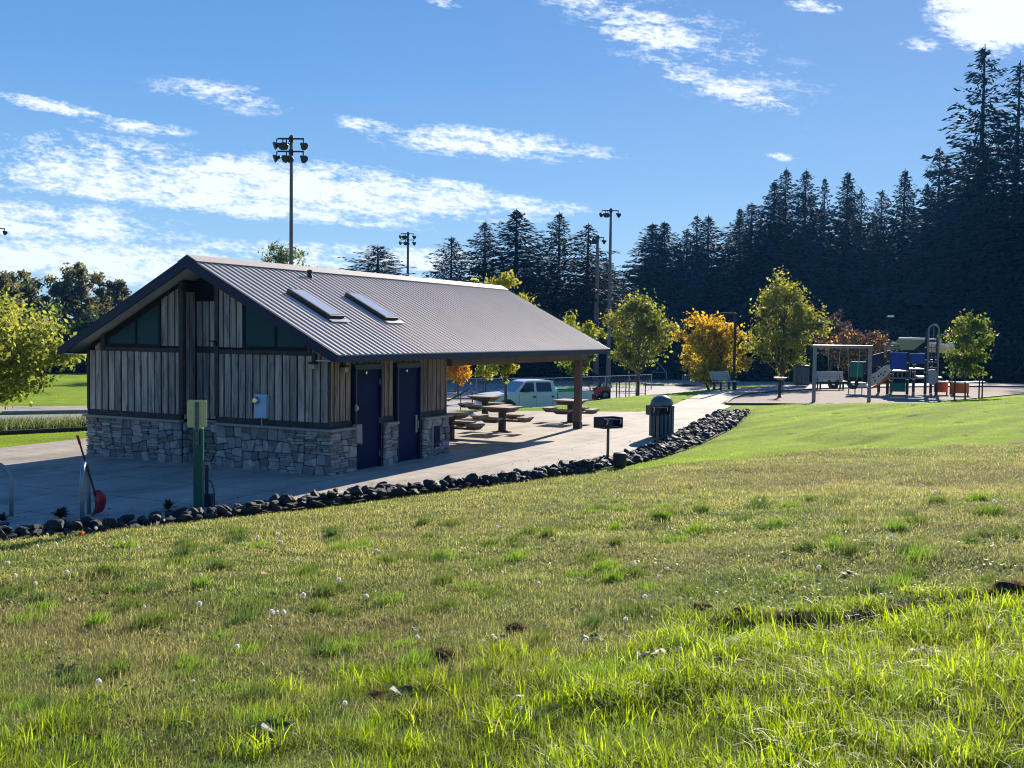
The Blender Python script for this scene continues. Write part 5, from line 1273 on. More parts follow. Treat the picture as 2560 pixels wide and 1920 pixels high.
leaftree('orange_maple', 'round golden orange maple beside the bench and the dark path lamp', TP(1780, 62), hh_(1780, 768, 62), 2.4, hh_(1780, 962, 62), 9500, .18, [BRN, (.22, .12, .02), OLV, YG, YEL, YEL, (.62, .30, .015)], 27, nclump=70, trunk_r=.12, dens=.2, stems=2, zone=zmaple, bark='bark')
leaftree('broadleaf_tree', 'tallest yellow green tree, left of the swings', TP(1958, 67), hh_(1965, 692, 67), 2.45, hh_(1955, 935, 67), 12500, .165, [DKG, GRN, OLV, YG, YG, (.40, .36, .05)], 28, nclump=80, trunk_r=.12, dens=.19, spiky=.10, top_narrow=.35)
leaftree('purple_maple', 'nearly bare purple brown tree with scattered orange leaves behind the swings', TP(2145, 76), hh_(2145, 818, 76), 2.9, hh_(2145, 930, 76), 3600, .15, [PUR, PUR, PUR, BRN, (.10, .06, .05), YEL, ORG, YG], 29, nclump=120, trunk_r=.11, dens=.15, stems=3, bark='bark', zone=lambda c, g: np.where(g.random(len(c)) < .9, g.random(len(c))*.45, .72+.28*g.random(len(c))))
leaftree('purple_maple', 'dark purple leafless looking tree behind the tallest yellow green tree', TP(2078, 82), hh_(2078, 772, 82), 1.6, hh_(2078, 900, 82), 3000, .15, [PUR, PUR, (.05, .04, .05)], 30, nclump=50, trunk_r=.09, dens=.22, bark='bark')
sp = G(2413, 1000)
leaftree('staked_sapling', 'young bright green tree held by stakes at the right end of the wood chips', (sp[0], sp[1], float(T(sp[0], sp[1]))), ZAT(2430, 778, 54.7), 1.28, ZAT(2420, 940, 54.7), 5200, .14, [DKG, GRN, GRN, YG, YG], 31, nclump=46, trunk_r=.035, dens=.22, spiky=.16, top_narrow=.5)
for px_, py_, lb in ((2386, 1004, 'left stake of the sapling, standing at the lawn edge'), (2447, 998, 'right stake of the sapling, one of a crossed pair'), (2455, 997, 'rightmost stake of the sapling')):
    P = G(px_, py_); s = MB(); s.tube([(0, 0, -.05), (.02, 0, 1.5)], .035, 8); o = s.build('tree_stake', M['bark']); o.location = (P[0], P[1], float(T(P[0], P[1]))); tag(o, lb, 'stake')
bg_ = [(-15, 655, 1.0, 'dark'), (52, 668, 1.1, 'leftmost'), (186, 654, 1.3, 'middle'), (272, 682, .95, 'rightmost')]
for i, (px, py, k, wd) in enumerate(bg_):
    lab = {'dark': 'tall dark tree cut by the left edge beyond the field', 'leftmost': 'dark rounded tree beyond the field, above the yellow green tree', 'middle': 'tall airy dark tree with visible limbs, middle of the far left group', 'rightmost': 'dark rounded tree just left of the roof edge'}[wd]
    d = 122+4*i; leaftree('large_broadleaf', lab, TP(px, d), hh_(px, py, d), 3.3*k, 2.5, 9500, .34, [(.05, .07, .035), (.08, .10, .045), (.15, .13, .065), (.10, .085, .05)], 40+i, nclump=85, trunk_r=.38, dens=.15, bark='bark', stems=2 if i % 2 else 3, group='large trees beyond the field')  # leaf colours lightened to stand in for haze over the distance
for i, (px, py, k) in enumerate(((105, 745, 2.8), (225, 770, 2.4), (140, 800, 2.6), (20, 790, 2.8), (-60, 760, 3.2), (205, 850, 2.0))):
    d = 114+i; leaftree('field_shrub_tree', 'dark bushy tree of the understorey beyond the left field', TP(px, d), hh_(px, py, d), k, .4, 3600, .34, [(.02, .035, .02), (.035, .06, .025), (.05, .08, .03)], 60+i, nclump=36, trunk_r=.2, dens=.25, bark='bark', group='understorey beyond the left field')
leaftree('airy_tree', 'thin pale green treetop behind the roof beside the tallest floodlight pole', TP(705, 112), hh_(690, 606, 112), 3.6, hh_(700, 720, 112), 2600, .26, [(.08, .12, .04), (.14, .18, .06), (.10, .12, .05)], 35, nclump=60, trunk_r=.2, dens=.16, top_narrow=.2)

# conifers ------------------------------------------------------------
def conifer_mesh(seed, wid=.17, dens=1.0, base=.06, droop=.25, gap=0.0):
    """unit-height conifer; returns (trunk mesh, crown mesh)"""
    g = np.random.default_rng(seed); b = MB(); S = 30.0
    b.tube([(0, 0, 0), (.05, .03, S*.4), (0, 0, S*.8), (0, 0, S)], [.42, .30, .12, .03], 8)
    C = []; AX = []; AY = []; W_ = []; Hh = []
    nbr = int(360*dens); lob = g.uniform(0, 6.28, 5)
    for q_ in range(nbr):
        f = base+(0.985-base)*((q_+g.random())/nbr)**.92; z = f*S; a = q_*2.39996+g.uniform(-.5, .5)
        prof = min(1.12, 1.62*(1-f)**.92)*(.62+.38*min(1, (f-base)/.14+.25)); wob_ = 1+.20*math.sin(2*a+lob[0]+f*9)+.14*math.sin(3*a+lob[1]-f*17)
        if g.random() < gap*(.5+f): continue
        l = S*wid*prof*wob_*g.uniform(.62, 1.25)*(.75+.5*g.random())+.14; rise = g.uniform(-.10, .15)+.55*f*f; dr_ = droop*g.uniform(.6, 1.5)*(1-.6*f)
        dv = np.array([math.cos(a), math.sin(a)])
        def pt(u): return np.array([dv[0]*l*u, dv[1]*l*u, z+l*(rise*u-dr_*u*u*1.7+dr_*.75*u**4)])
        b.tube([pt(0), pt(.5), pt(1)], [.05*(1-f)+.012, .03, .008], 3, cap=False)
        ns = max(9, int(l*8.5*dens))
        for i in range(ns):
            u = ((i+.8)/ns)**.8; u = min(1.03, u+g.uniform(-.05, .05)); p_ = pt(u)
            side = g.normal()*.17*l*(1.15-u*.75)
            C.append(p_+np.array([-dv[1]*side, dv[0]*side, -abs(side)*.30-g.uniform(-.05, .30)]))
            AY.append(np.array([dv[0]*.9-dv[1]*side*1.6/l, dv[1]*.9+dv[0]*side*1.6/l, g.uniform(-.75, .20)])+g.normal(size=3)*.22)
            AX.append(g.normal(size=3)*.8+np.array([-dv[1], dv[0], 0])); W_.append(g.uniform(.20, .42)*(.50+.60*(1-f))); Hh.append(g.uniform(.6, 1.3)*(.45+.65*(1-f)))
    C = np.array(C); AX = np.array(AX); AY = np.array(AY); AY /= np.linalg.norm(AY, axis=1)[:, None]; AX -= AY*(AX*AY).sum(1)[:, None]; AX /= np.linalg.norm(AX, axis=1)[:, None]
    V = quads_from(C, AX, AY, np.array(W_), np.array(Hh))
    base_c = np.array([[.009, .024, .026]])*g.uniform(.6, 1.5, len(C))[:, None]+np.array([[.012, .008, .0]])*g.random(len(C))[:, None]
    return b, V/S, np.repeat(base_c, 4, 0), S
CM = []
for i, (sd_, wd, de, bs, dr, gp_) in enumerate(((1, .175, 1.0, .05, .16, .04), (2, .205, 1.0, .05, .22, .05), (3, .155, .9, .06, .12, .12), (4, .23, 1.1, .04, .26, .03), (5, .185, .9, .10, .26, .20), (6, .18, 1.15, .05, .18, .02))):
    b, V, cc, S = conifer_mesh(sd_, wd, de, bs, dr, gp_)
    b.v = [(x/S, y/S, z/S) for x, y, z in b.v]
    root = thing('conifer', 'x', 'conifer', (0, 0, -500), 0)
    b.build('trunk', M['bark'], root, smooth=True); npmesh('crown', V, 4, M['needle'], root, colr=cc); CM.append(root)
used = set()
def conifer(px, py, d, v, label, group=None, wide=1.0, rz=None):
    if px > 1590 and py < 795: d += 44
    z = tz(px, d); H = ZAT(px, py, d)-z; P = AT(px, d, z, py)
    sc_ = (H*wide, H*wide, H); rz = rnd.uniform(0, 6.28) if rz is None else rz
    if v not in used:
        used.add(v); o = CM[v]; o.location = tuple(float(c) for c in P); o.rotation_euler = (0, 0, rz); o.scale = sc_; o['label'] = label
        if group: o['group'] = group
        return o
    return dup(CM[v], P, rz, label, group, sc_)
front = [ # top pixel, distance, variant, width
 (945, 611, 112, 3, 2.3, 'broad round topped conifer behind the roof, left of the small floodlight pole'),
 (1129, 590, 108, 1, 1.45, 'leftmost conifer of the group rising behind the roof'),
 (1213, 551, 106, 0, 1.25, 'slender pointed conifer second from the left behind the roof'),
 (1292, 521, 108, 5, 1.75, 'dense dark conifer directly behind the olive treetop at the roof end'),
 (1399, 529, 106, 1, 1.35, 'narrow topped conifer between roof end and the floodlight poles'),
 (1471, 557, 104, 2, 1.7, 'spiky topped conifer right behind the shorter floodlight pole'),
 (1516, 640, 110, 3, 1.0, 'lower conifer between the two right floodlight poles'),
 (1632, 556, 104, 5, 1.7, 'dense twin topped conifer, its left top, right of the sky gap'),
 (1662, 552, 106, 5, 1.5, 'dense twin topped conifer, its right top, right of the sky gap'),
 (1718, 571, 106, 1, 1.2, 'short conifer left of the pair of thin tops'),
 (1743, 535, 106, 2, 1.2, 'left one of a pair of thin conifer tops above the orange maple'),
 (1771, 536, 107, 0, 1.4, 'right one of a pair of thin conifer tops above the orange maple'),
 (1822, 590, 110, 3, .9, 'low conifer in the dip above the orange maple'),
 (1880, 504, 106, 1, 1.35, 'conifer at the left shoulder of the tall stand'),
 (1937, 449, 106, 5, 1.15, 'first tall conifer of the stand above the yellow green tree'),
 (1966, 417, 104, 0, 1.1, 'highest conifer above the tallest yellow green tree'),
 (2016, 421, 105, 0, 1.15, 'pointed conifer just right of the highest one in the stand'),
 (2063, 440, 109, 2, .9, 'thin gappy conifer between two pointed ones'),
 (2120, 425, 105, 0, 1.2, 'broad shouldered conifer above the bare purple tree'),
 (2155, 468, 108, 4, 1.0, 'slightly lower conifer right of the broad shouldered one'),
 (2205, 471, 105, 1, 1.0, 'conifer above the thin distant lamp'),
 (2263, 420, 104, 0, 1.15, 'sharp tipped conifer left of the giants'),
 (2320, 452, 107, 4, 1.0, 'ragged conifer beside the giant trees'),
 (2463, 110, 102, 4, 1.30, 'giant conifer, the tallest tree in the picture'),
 (2551, 151, 100, 4, 1.20, 'giant conifer cut by the right edge of the picture'),
 (2620, 230, 100, 1, 1.2, 'giant conifer mostly outside the right edge'),
]
for (px, py, d, v, wd, lb) in front: conifer(px, py, d, v, lb, None, wd*(1.22 if px < 1900 else 1.0))
# rows behind and low trees closing the stand
fill = []
r3 = random.Random(12)
for px in range(1130, 1540, 44): fill.append((px+r3.uniform(-12, 12), r3.uniform(655, 760), r3.uniform(110, 120), r3.choice([0, 1, 3, 5]), r3.uniform(1.5, 2.1)))
for px in range(1610, 1860, 34): fill.append((px+r3.uniform(-12, 12), r3.uniform(610, 740), r3.uniform(109, 120), r3.choice([0, 1, 3, 5]), r3.uniform(1.3, 1.9)))
for px in range(1860, 2640, 33): fill.append((px+r3.uniform(-10, 10), r3.uniform(480, 620), r3.uniform(110, 122), r3.choice([0, 1, 5, 4]), r3.uniform(1.0, 1.4)))
for px in range(1880, 2640, 46): fill.append((px+r3.uniform(-10, 10), r3.uniform(600, 780), r3.uniform(103, 108), r3.choice([1, 3, 5]), r3.uniform(1.5, 2.1)))
for px in range(2360, 2640, 34): fill.append((px+r3.uniform(-10, 10), r3.uniform(330, 560), r3.uniform(104, 118), r3.choice([1, 4, 5]), r3.uniform(1.0, 1.4)))
for px in range(1100, 1900, 36): fill.append((px+r3.uniform(-10, 10), r3.uniform(800, 880), r3.uniform(108, 114), r3.choice([1, 3]), r3.uniform(2.4, 3.4)))
for px in range(110, 330, 34): fill.append((px+r3.uniform(-10, 10), r3.uniform(790, 870), r3.uniform(112, 118), r3.choice([1, 3]), r3.uniform(2.0, 2.8)))
for px in range(1900, 2660, 36): fill.append((px+r3.uniform(-10, 10), r3.uniform(835, 895), r3.uniform(110, 116), r3.choice([1, 3]), r3.uniform(2.6, 3.4)))
zones = ((600, 'dark conifer standing among others beyond the far left field'), (1560, 'dark conifer packed low in the stand behind the shelter and truck'), (1860, 'dark conifer packed in the stand behind the orange maple and path'), (9999, 'dark conifer packed in the tall stand behind the playground'))
for (px, py, d, v, wd) in fill:
    lb = next(l for lim, l in zones if px < lim); conifer(px, py, d, v, lb, lb.replace('dark conifer', 'conifers'), wd)
# undergrowth at the feet of the forest
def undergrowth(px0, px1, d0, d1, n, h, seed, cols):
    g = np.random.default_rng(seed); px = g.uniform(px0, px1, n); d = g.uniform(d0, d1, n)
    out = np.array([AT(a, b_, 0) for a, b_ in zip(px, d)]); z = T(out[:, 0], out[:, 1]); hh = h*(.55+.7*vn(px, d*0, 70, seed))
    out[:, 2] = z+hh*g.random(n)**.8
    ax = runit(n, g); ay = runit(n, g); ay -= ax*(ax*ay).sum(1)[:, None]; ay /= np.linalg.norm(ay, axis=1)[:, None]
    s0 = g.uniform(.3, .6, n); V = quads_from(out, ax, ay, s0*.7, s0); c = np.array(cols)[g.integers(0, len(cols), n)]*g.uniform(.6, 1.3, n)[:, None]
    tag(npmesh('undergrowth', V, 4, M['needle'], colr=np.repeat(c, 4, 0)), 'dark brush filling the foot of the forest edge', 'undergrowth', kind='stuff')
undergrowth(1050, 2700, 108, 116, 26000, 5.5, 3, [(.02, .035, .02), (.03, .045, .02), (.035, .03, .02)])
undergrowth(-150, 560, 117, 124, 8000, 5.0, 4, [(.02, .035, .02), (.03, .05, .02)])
# ------------------------------------------------------------------ grass
def blades(name, label, x, y, L_, W_, col_, lean, g, wind=(0.15, -.1), cat='grass', z=None):
    n = len(x); z = T(x, y) if z is None else z
    a = g.uniform(0, 2*math.pi, n); dx = np.cos(a); dy = np.sin(a)            # width direction
    la = g.uniform(0, 2*math.pi, n); lm = np.abs(g.normal(size=n))*lean*L_
    lx = np.cos(la)*lm+wind[0]*L_; ly = np.sin(la)*lm+wind[1]*L_
    P = []
    for f, wf in ((0, 1.0), (.42, .85), (.78, .5)):
        cx = x+lx*f*f; cy = y+ly*f*f; cz = z-.008+L_*f*(1-.18*f*np.minimum(1, lm/L_))
        P.append(np.stack([cx-dx*W_*wf/2, cy-dy*W_*wf/2, cz], 1)); P.append(np.stack([cx+dx*W_*wf/2, cy+dy*W_*wf/2, cz], 1))
    P.append(np.stack([x+lx, y+ly, z+L_*(1-.35*np.minimum(1.3, lm/L_))], 1))
    V = np.stack(P, 1).reshape(-1, 3); b = (np.arange(n)*7)[:, None]
    F = np.concatenate([b+np.array([[0, 1, 3, 2]]), b+np.array([[2, 3, 5, 4]]), b+np.array([[4, 5, 6, 6]])], 1).reshape(-1, 4)
    # tips as triangles: build quads and tris apart is slower, so narrow quads are used
    V2 = V.copy(); tip = V[6::7]; 
    V = np.stack([*P[:6], P[6]-np.stack([dx, dy, dx*0], 1)*W_[:, None]*.06, P[6]+np.stack([dx, dy, dx*0], 1)*W_[:, None]*.06], 1).reshape(-1, 3)
    b = (np.arange(n)*8)[:, None]
    F = np.stack([b+np.array([[0, 1, 3, 2]]), b+np.array([[2, 3, 5, 4]]), b+np.array([[4, 5, 7, 6]])], 1).reshape(-1, 4)
    o = npmesh(name, V, 4, M['blade'], colr=np.repeat(col_, 8, 0), F=F); tag(o, label, cat, kind='stuff'); return o
gg = np.random.default_rng(99)
def sample(n, r0, r1, p, az=31):
    """polar scatter round the viewer's foot, density ~ r**-p per area"""
    u = gg.random(n); k = 2-p
    r = (r0**k+u*(r1**k-r0**k))**(1/k) if abs(k) > 1e-6 else r0*(r1/r0)**u
    a = YAW-np.radians(gg.uniform(-az, az, n)); return CAM[0]+r*np.cos(a), CAM[1]+r*np.sin(a), r
def hillside(x, y):
    d, s = seg_dist(x, y, ROCKLINE); return (-s*d) > .12
DRY, STRAW, OLIVE, FRESH, LIME, DARK = map(np.array, ((.245, .225, .095), (.34, .30, .16), (.17, .19, .06), (.13, .19, .04), (.27, .355, .012), (.045, .08, .025)))
def pickcol(x, y, n, lu):
    a = vn(x, y, 1.5, 61)*.45+vn(x, y, .45, 62)*.35+vn(x, y, .16, 63)*.25; r = gg.random(n)
    near = np.clip((14-np.hypot(x-CAM[0], y-CAM[1]))/9, 0, 1)
    w = np.clip((a-.42)*2.6+.38-near*.42, 0, 1)     # dryness, less near the viewer
    c = FRESH*(1-w[:, None])+DRY*w[:, None]
    m = r < .08+.20*w; c = np.where(m[:, None], STRAW*.85, c); m = r > .86-.1*(1-w); c = np.where(m[:, None], DARK*1.3, c); m = (r > .55) & (r < .8); c = np.where(m[:, None], OLIVE, c)
    lim = LIME*(.7+.6*vn(x, y, .25, 66))[:, None]; rr_ = gg.random(n); lc = np.where((rr_ < .16)[:, None], FRESH*1.1, lim); lc = np.where((rr_ > .95)[:, None], STRAW, lc)
    dk_ = np.clip((vn(x, y, .6, 67)*.6+vn(x, y, .2, 68)*.4-.5)*4, 0, 1)*(1-lu)*.45; c = c*(1-dk_[:, None])+np.array([.06, .075, .03])*dk_[:, None]
    br_ = np.clip((vn(x, y, 3.2, 69)*.55+vn(x, y, 1.1, 70)*.45-.5)*3.5, 0, 1)*(1-lu)*.55; c = c*(1-br_[:, None])+np.array([.20, .165, .105])*br_[:, None]
    c = c*(1-lu[:, None])+lc*.62*lu[:, None]
    return c*gg.uniform(.55, 1.5, n)[:, None]
# 1 short turf over the whole slope
n = 520000; x, y, r = sample(n, 2.6, 26, 1.45)
ok = hillside(x, y); x, y, r = x[ok], y[ok], r[ok]
lu = lush(x, y); mo = mown(x, y); sm = soil_shade_mask(x, y)
keep = (gg.random(len(x)) > sm*.93) & (gg.random(len(x)) < 1-.55*mo); x, y, r, lu, mo = x[keep], y[keep], r[keep], lu[keep], mo[keep]
n = len(x); tuft = np.clip((vn(x, y, .22, 71)*.6+vn(x, y, .8, 72)*.4-.45)*3.2, 0, 1)
L_ = (.018+.032*gg.random(n)+.05*tuft*gg.random(n))*(1-mo*.5)*(1+.5*lu); W_ = (.0028+.0022*gg.random(n))*np.clip(r/6.0, .8, 2.4)
c = pickcol(x, y, n, np.minimum(lu, .75)); lawnc = np.array([.22, .32, .014])*(.6+.5*vn(x, y, 1.2, 75)+.4*vn((x*.35+y*.94)*2.2, (x*.94-y*.35)*.28, 1.0, 57))[:, None]; c = c*(1+.22*np.clip((r-7)/6, 0, 1))[:, None]; c = c*(1-mo[:, None])+lawnc*gg.uniform(.8, 1.2, n)[:, None]*mo[:, None]
blades('grass', 'short olive and straw coloured turf covering the slope', x, y, L_, W_, c, 1.0, gg, wind=(0, 0))
# 2 long lime grass along the near edge
n = 150000; x, y, r = sample(n, 2.4, 9.5, 1.2); lu = lush(x, y); sm = soil_shade_mask(x, y)
keep = (gg.random(n) < (lu-.2)*1.1) & (gg.random(n) > sm*.9); x, y, r = x[keep], y[keep], r[keep]
cl = np.stack([x, y], 1)
tx = vn(x, y, .30, 81)*.6+vn(x, y, .11, 82)*.4; keep = gg.random(len(x)) < np.clip((tx-.38)*4.5, .06, 1); x, y, r, tx = x[keep], y[keep], r[keep], tx[keep]
n = len(x); L_ = (.045+.11*gg.random(n)**1.2)*(.45+1.1*tx)*(.35+.65*lush(x, y)); W_ = .0045+.0055*gg.random(n)
c = LIME*gg.uniform(.5, 1.35, n)[:, None]*(.55+.85*vn(x, y, .35, 83))[:, None]; q_ = gg.random(n); c = np.where((q_ < .2)[:, None], FRESH*.9, c); c = np.where((q_ > .965)[:, None], STRAW, c)
blades('long_grass', 'long bright lime green grass along the bottom of the picture', x, y, L_, W_, c, .85, gg, wind=(.05, .12))
# 3 tussocks in the mid slope
nt_ = 210; tx0, ty0, tr0 = sample(nt_, 4.5, 15, 1.0, 27); ok = hillside(tx0, ty0) & (mown(tx0, ty0) < .3); tx0, ty0, tr0 = tx0[ok], ty0[ok], tr0[ok]
k = 160; x = np.repeat(tx0, k)+gg.normal(size=len(tx0)*k)*np.repeat(gg.uniform(.04, .12, len(tx0)), k); y = np.repeat(ty0, k)+gg.normal(size=len(tx0)*k)*np.repeat(gg.uniform(.04, .10, len(tx0)), k)
n = len(x); tone = np.repeat(gg.random(len(tx0)), k); c = np.where((tone < .5)[:, None], FRESH*.75, np.where((tone < .8)[:, None], np.array([.15, .25, .03]), DARK*1.4))*gg.uniform(.7, 1.3, n)[:, None]
L_ = np.repeat(gg.uniform(.05, .12, len(tx0)), k)*gg.uniform(.6, 1.2, n); W_ = np.full(n, .004)*np.repeat(np.clip(tr0/6, .9, 2), k)
blades('grass_tussocks', 'darker green tussocks scattered over the slope', x, y, L_, W_, c, .6, gg)
# 4 lawn beyond: mown strip to the chips and the island behind the shelter
n = 90000; x, y, r = sample(n, 22, 60, 1.3, 29); d, s = seg_dist(x, y, ROCKLINE); ok = (-s*d > .1) & (mown(x, y) > .2); x, y, r = x[ok], y[ok], r[ok]
n = len(x); c = np.array([.22, .32, .014])*(.5+.4*vn(x, y, 2.2, 76)+.7*vn((x*.35+y*.94)*2.2, (x*.94-y*.35)*.28, 1.0, 57))[:, None]*gg.uniform(.8, 1.2, n)[:, None]
blades('lawn_grass', 'bright mown lawn between the rocks and the wood chips', x, y, .02+.02*gg.random(n), .006*r/14, c, .5, gg)
# island lawn edge and the left strip
def inpoly(x, y, P):
    c = np.zeros(len(x), bool)
    for (ax, ay), (bx, by) in zip(P, P[1:]+P[:1]):
        m_ = ((ay > y) != (by > y)) & (x < (bx-ax)*(y-ay)/(by-ay+1e-12)+ax); c ^= m_
    return c
n = 70000; x, y, r = sample(n, 27, 62, 1.2, 29); d, s = seg_dist(x, y, ROCKLINE); cd_, cs_ = seg_dist(x, y, CREST)
ok = (s*d > 1) & ~inpoly(x, y, pav) & ~inpoly(x, y, mul) & (cs_*cd_ < 8); x, y, r = x[ok], y[ok], r[ok]; n = len(x)
c = np.array([.22, .32, .014])*(.7+.6*vn(x, y, 2.2, 77))[:, None]*gg.uniform(.8, 1.2, n)[:, None]
blades('lawn_grass', 'mown lawn strip between the paving and the car park', x, y, .012+.02*gg.random(n), .006*r/14, c, .5, gg)
# 5 planting bed on the left
n = 16000; px = gg.uniform(-260, 262, n); dd = gg.uniform(34.5, 44.5, n); pp = np.array([AT(a, b_) for a, b_ in zip(px, dd)])
x, y = pp[:, 0], pp[:, 1]; c = np.where((gg.random(n) < .5)[:, None], np.array([.16, .17, .10]), np.array([.07, .11, .04]))*gg.uniform(.6, 1.3, n)[:, None]
blades('ornamental_grass', 'low grey green planting in the kerbed bed left of the building', x, y, .25+.35*gg.random(n), np.full(n, .03), c, .5, gg, cat='planting')
kb = MB(); pr = None
for px_ in range(-280, 300, 40):
    P = AT(px_, 34.2); P[2] = float(T(P[0], P[1]))+.05
    if pr is not None: kb.bar(pr, P, .16, .16)
    pr = P
tag(kb.build('kerb', M['trim'], bevel=.01), kind='structure')
# clover and plantain carpets: small dark broad leaves
n = 26000; x, y, r = sample(n, 3.2, 13, 1.3, 28); q_ = vn(x, y, .8, 91)*.6+vn(x, y, .25, 92)*.4; ok = (q_ > .58) & hillside(x, y) & (soil_shade_mask(x, y) < .5); x, y, r = x[ok], y[ok], r[ok]; n = len(x)
ctr = np.stack([x, y, T(x, y)+.02+.025*gg.random(n)], 1); ax = runit(n, gg); ax[:, 2] *= .3; ax /= np.linalg.norm(ax, axis=1)[:, None]; ay = runit(n, gg); ay[:, 2] *= .5; ay -= ax*(ax*ay).sum(1)[:, None]; ay /= np.linalg.norm(ay, axis=1)[:, None]
s0 = gg.uniform(.009, .018, n)*np.clip(r/6, .9, 1.6); tag(npmesh('clover', quads_from(ctr, ax, ay, s0, s0*1.3), 4, M['blade'], colr=np.repeat(np.array([.075, .12, .03])*gg.uniform(.5, 1.5, n)[:, None], 4, 0)), 'patches of low clover in the turf', 'clover', kind='stuff')
# dry litter
n = 3800; x, y, r = sample(n, 3.4, 16, 1.3, 28); q_ = np.maximum(soil_shade_mask(x, y), (vn(x, y, .6, 93) > .66)*.8); ok = (gg.random(n) < q_+.06) & hillside(x, y); x, y, r = x[ok], y[ok], r[ok]; n = len(x)
ctr = np.stack([x, y, T(x, y)+.03+.02*gg.random(n)], 1); ax = runit(n, gg); ax[:, 2] *= .3; ax /= np.linalg.norm(ax, axis=1)[:, None]; ay = runit(n, gg); ay[:, 2] *= .25; ay -= ax*(ax*ay).sum(1)[:, None]; ay /= np.linalg.norm(ay, axis=1)[:, None]
s0 = gg.uniform(.012, .034, n)*np.clip(r/7, .8, 1.2); cc = np.array([(.32, .28, .20), (.20, .12, .07), (.34, .31, .26)])[gg.integers(0, 3, n)]*gg.uniform(.6, 1.1, n)[:, None]
tag(npmesh('leaf_litter', quads_from(ctr, ax, ay, s0*.35, s0), 4, M['blade'], colr=np.repeat(cc, 4, 0)), 'bits of dead leaf and straw lying in the turf', 'litter', kind='stuff')

# ------------------------------------------------------------------ dandelion clocks, clods, weeds, fallen leaves
def fluff():
    g = np.random.default_rng(4); d = runit(90, g); c = d*.010; ax = np.cross(d, runit(90, g)); ax /= np.linalg.norm(ax, axis=1)[:, None]
    return quads_from(c, ax, d, np.full(90, .008), np.full(90, .012))
root = thing('dandelion_clock', 'x', 'dandelion', (0, 0, 0)); s = MB(); s.tube([(0, 0, -.01), (.004, 0, .05), (0, 0, .055)], .0016, 4); s.build('stem', leafmat('dandelion_stem', (.12, .18, .05), .3), root)
o = npmesh('seed_head', fluff()+np.array([0, 0, .062]), 4, leafmat('seed_fluff', (.78, .76, .70), .5), root)
dx_, dy_, dr__ = sample(100, 5, 17, .9, 26); first = True; cnt = 0
pos = [(x, y, r) for x, y, r in zip(dx_, dy_, dr__) if hillside(np.array([x]), np.array([y]))[0] and lush(np.array([x]), np.array([y]))[0] < .5][:62]
pos += [(float(P[0]), float(P[1]), 16) for P in (GT(112, 1333), GT(118, 1345), GT(145, 1329), GT(93, 1380), GT(141, 1378), GT(240, 1338))]
for (x, y, r) in pos:
    lab = 'white dandelion clock in the turf of the near slope' if r < 9 else 'white dandelion clock in the turf farther down by the rocks'
    loc_ = (x, y, float(T(np.array([x]), np.array([y]))[0])); s_ = rnd.uniform(.7, 1.3)*(1 if r < 8 else 1.25)
    if first: root.location = loc_; root['label'] = lab; root['group'] = lab.replace('white dandelion clock', 'dandelion clocks'); root.scale = (s_,)*3; first = False
    else: dup(root, loc_, rnd.uniform(0, 6), lab, lab.replace('white dandelion clock', 'dandelion clocks'), s_)
def clod(px, py, r_, label, hairy=True, seed=1, colr=(.05, .035, .025)):
    P = GT(px, py); g = np.random.default_rng(seed); bm = bmesh.new(); bmesh.ops.create_icosphere(bm, subdivisions=4, radius=1)
    for v in bm.verts:
        k = 1+.22*math.sin(v.co.x*3+seed)+.15*math.sin(v.co.y*5+seed*2)+.10*math.sin(v.co.z*9+v.co.x*7+seed)+rnd.uniform(-.05, .05); v.co = Vector((v.co.x*k*r_, v.co.y*k*r_, v.co.z*k*r_*.62))
    t = thing('dirt_clod', label, 'clod', (P[0], P[1], P[2]+r_*.18))
    me = bpy.data.meshes.new('soil'); bm.to_mesh(me); bm.free(); me.materials.append(M['soil']); o = bpy.data.objects.new('soil', me); col.objects.link(o); o.parent = t
    if hairy:
        n = 900; d = runit(n, g); d[:, 2] = np.abs(d[:, 2]); c = d*np.array([r_, r_, r_*.62])*1.05; u = d+g.normal(size=(n, 3))*.7; u /= np.linalg.norm(u, axis=1)[:, None]; ax = np.cross(u, runit(n, g)); ax /= np.linalg.norm(ax, axis=1)[:, None]
        V = quads_from(c, ax, u, np.full(n, .005), g.uniform(.3, .8, n)*r_); cc = np.array([(.10, .07, .045), (.16, .13, .08), (.05, .04, .03)])[g.integers(0, 3, n)]
        npmesh('dead_grass', V, 4, M['blade'], t, colr=np.repeat(cc, 4, 0))
M['soil'] = pm('clod_soil', (.045, .03, .02), (.02, .014, .01), 14, .95, bump=1, bd=.03)
clod(2535, 1500, .16, 'large dark hairy clod of earth at the right edge of the slope', seed=3)
clod(1105, 1648, .075, 'grey brown dead tussock in the middle of the near slope', seed=4)
clod(940, 1745, .045, 'dark clod just left of the long grass, near the bottom centre', seed=5)
clod(220, 1852, .05, 'dark clod at the lower left of the slope', seed=6)
clod(1290, 1580, .07, 'dark clod in a hollow up the slope from the dead tussock', seed=7)
clod(1760, 1530, .07, 'left one of two small clods above the bare trench', seed=8)
clod(1852, 1536, .055, 'right one of two small clods above the bare trench', seed=9)
clod(2250, 1545, .10, 'clod lying in the bare trench', seed=10)
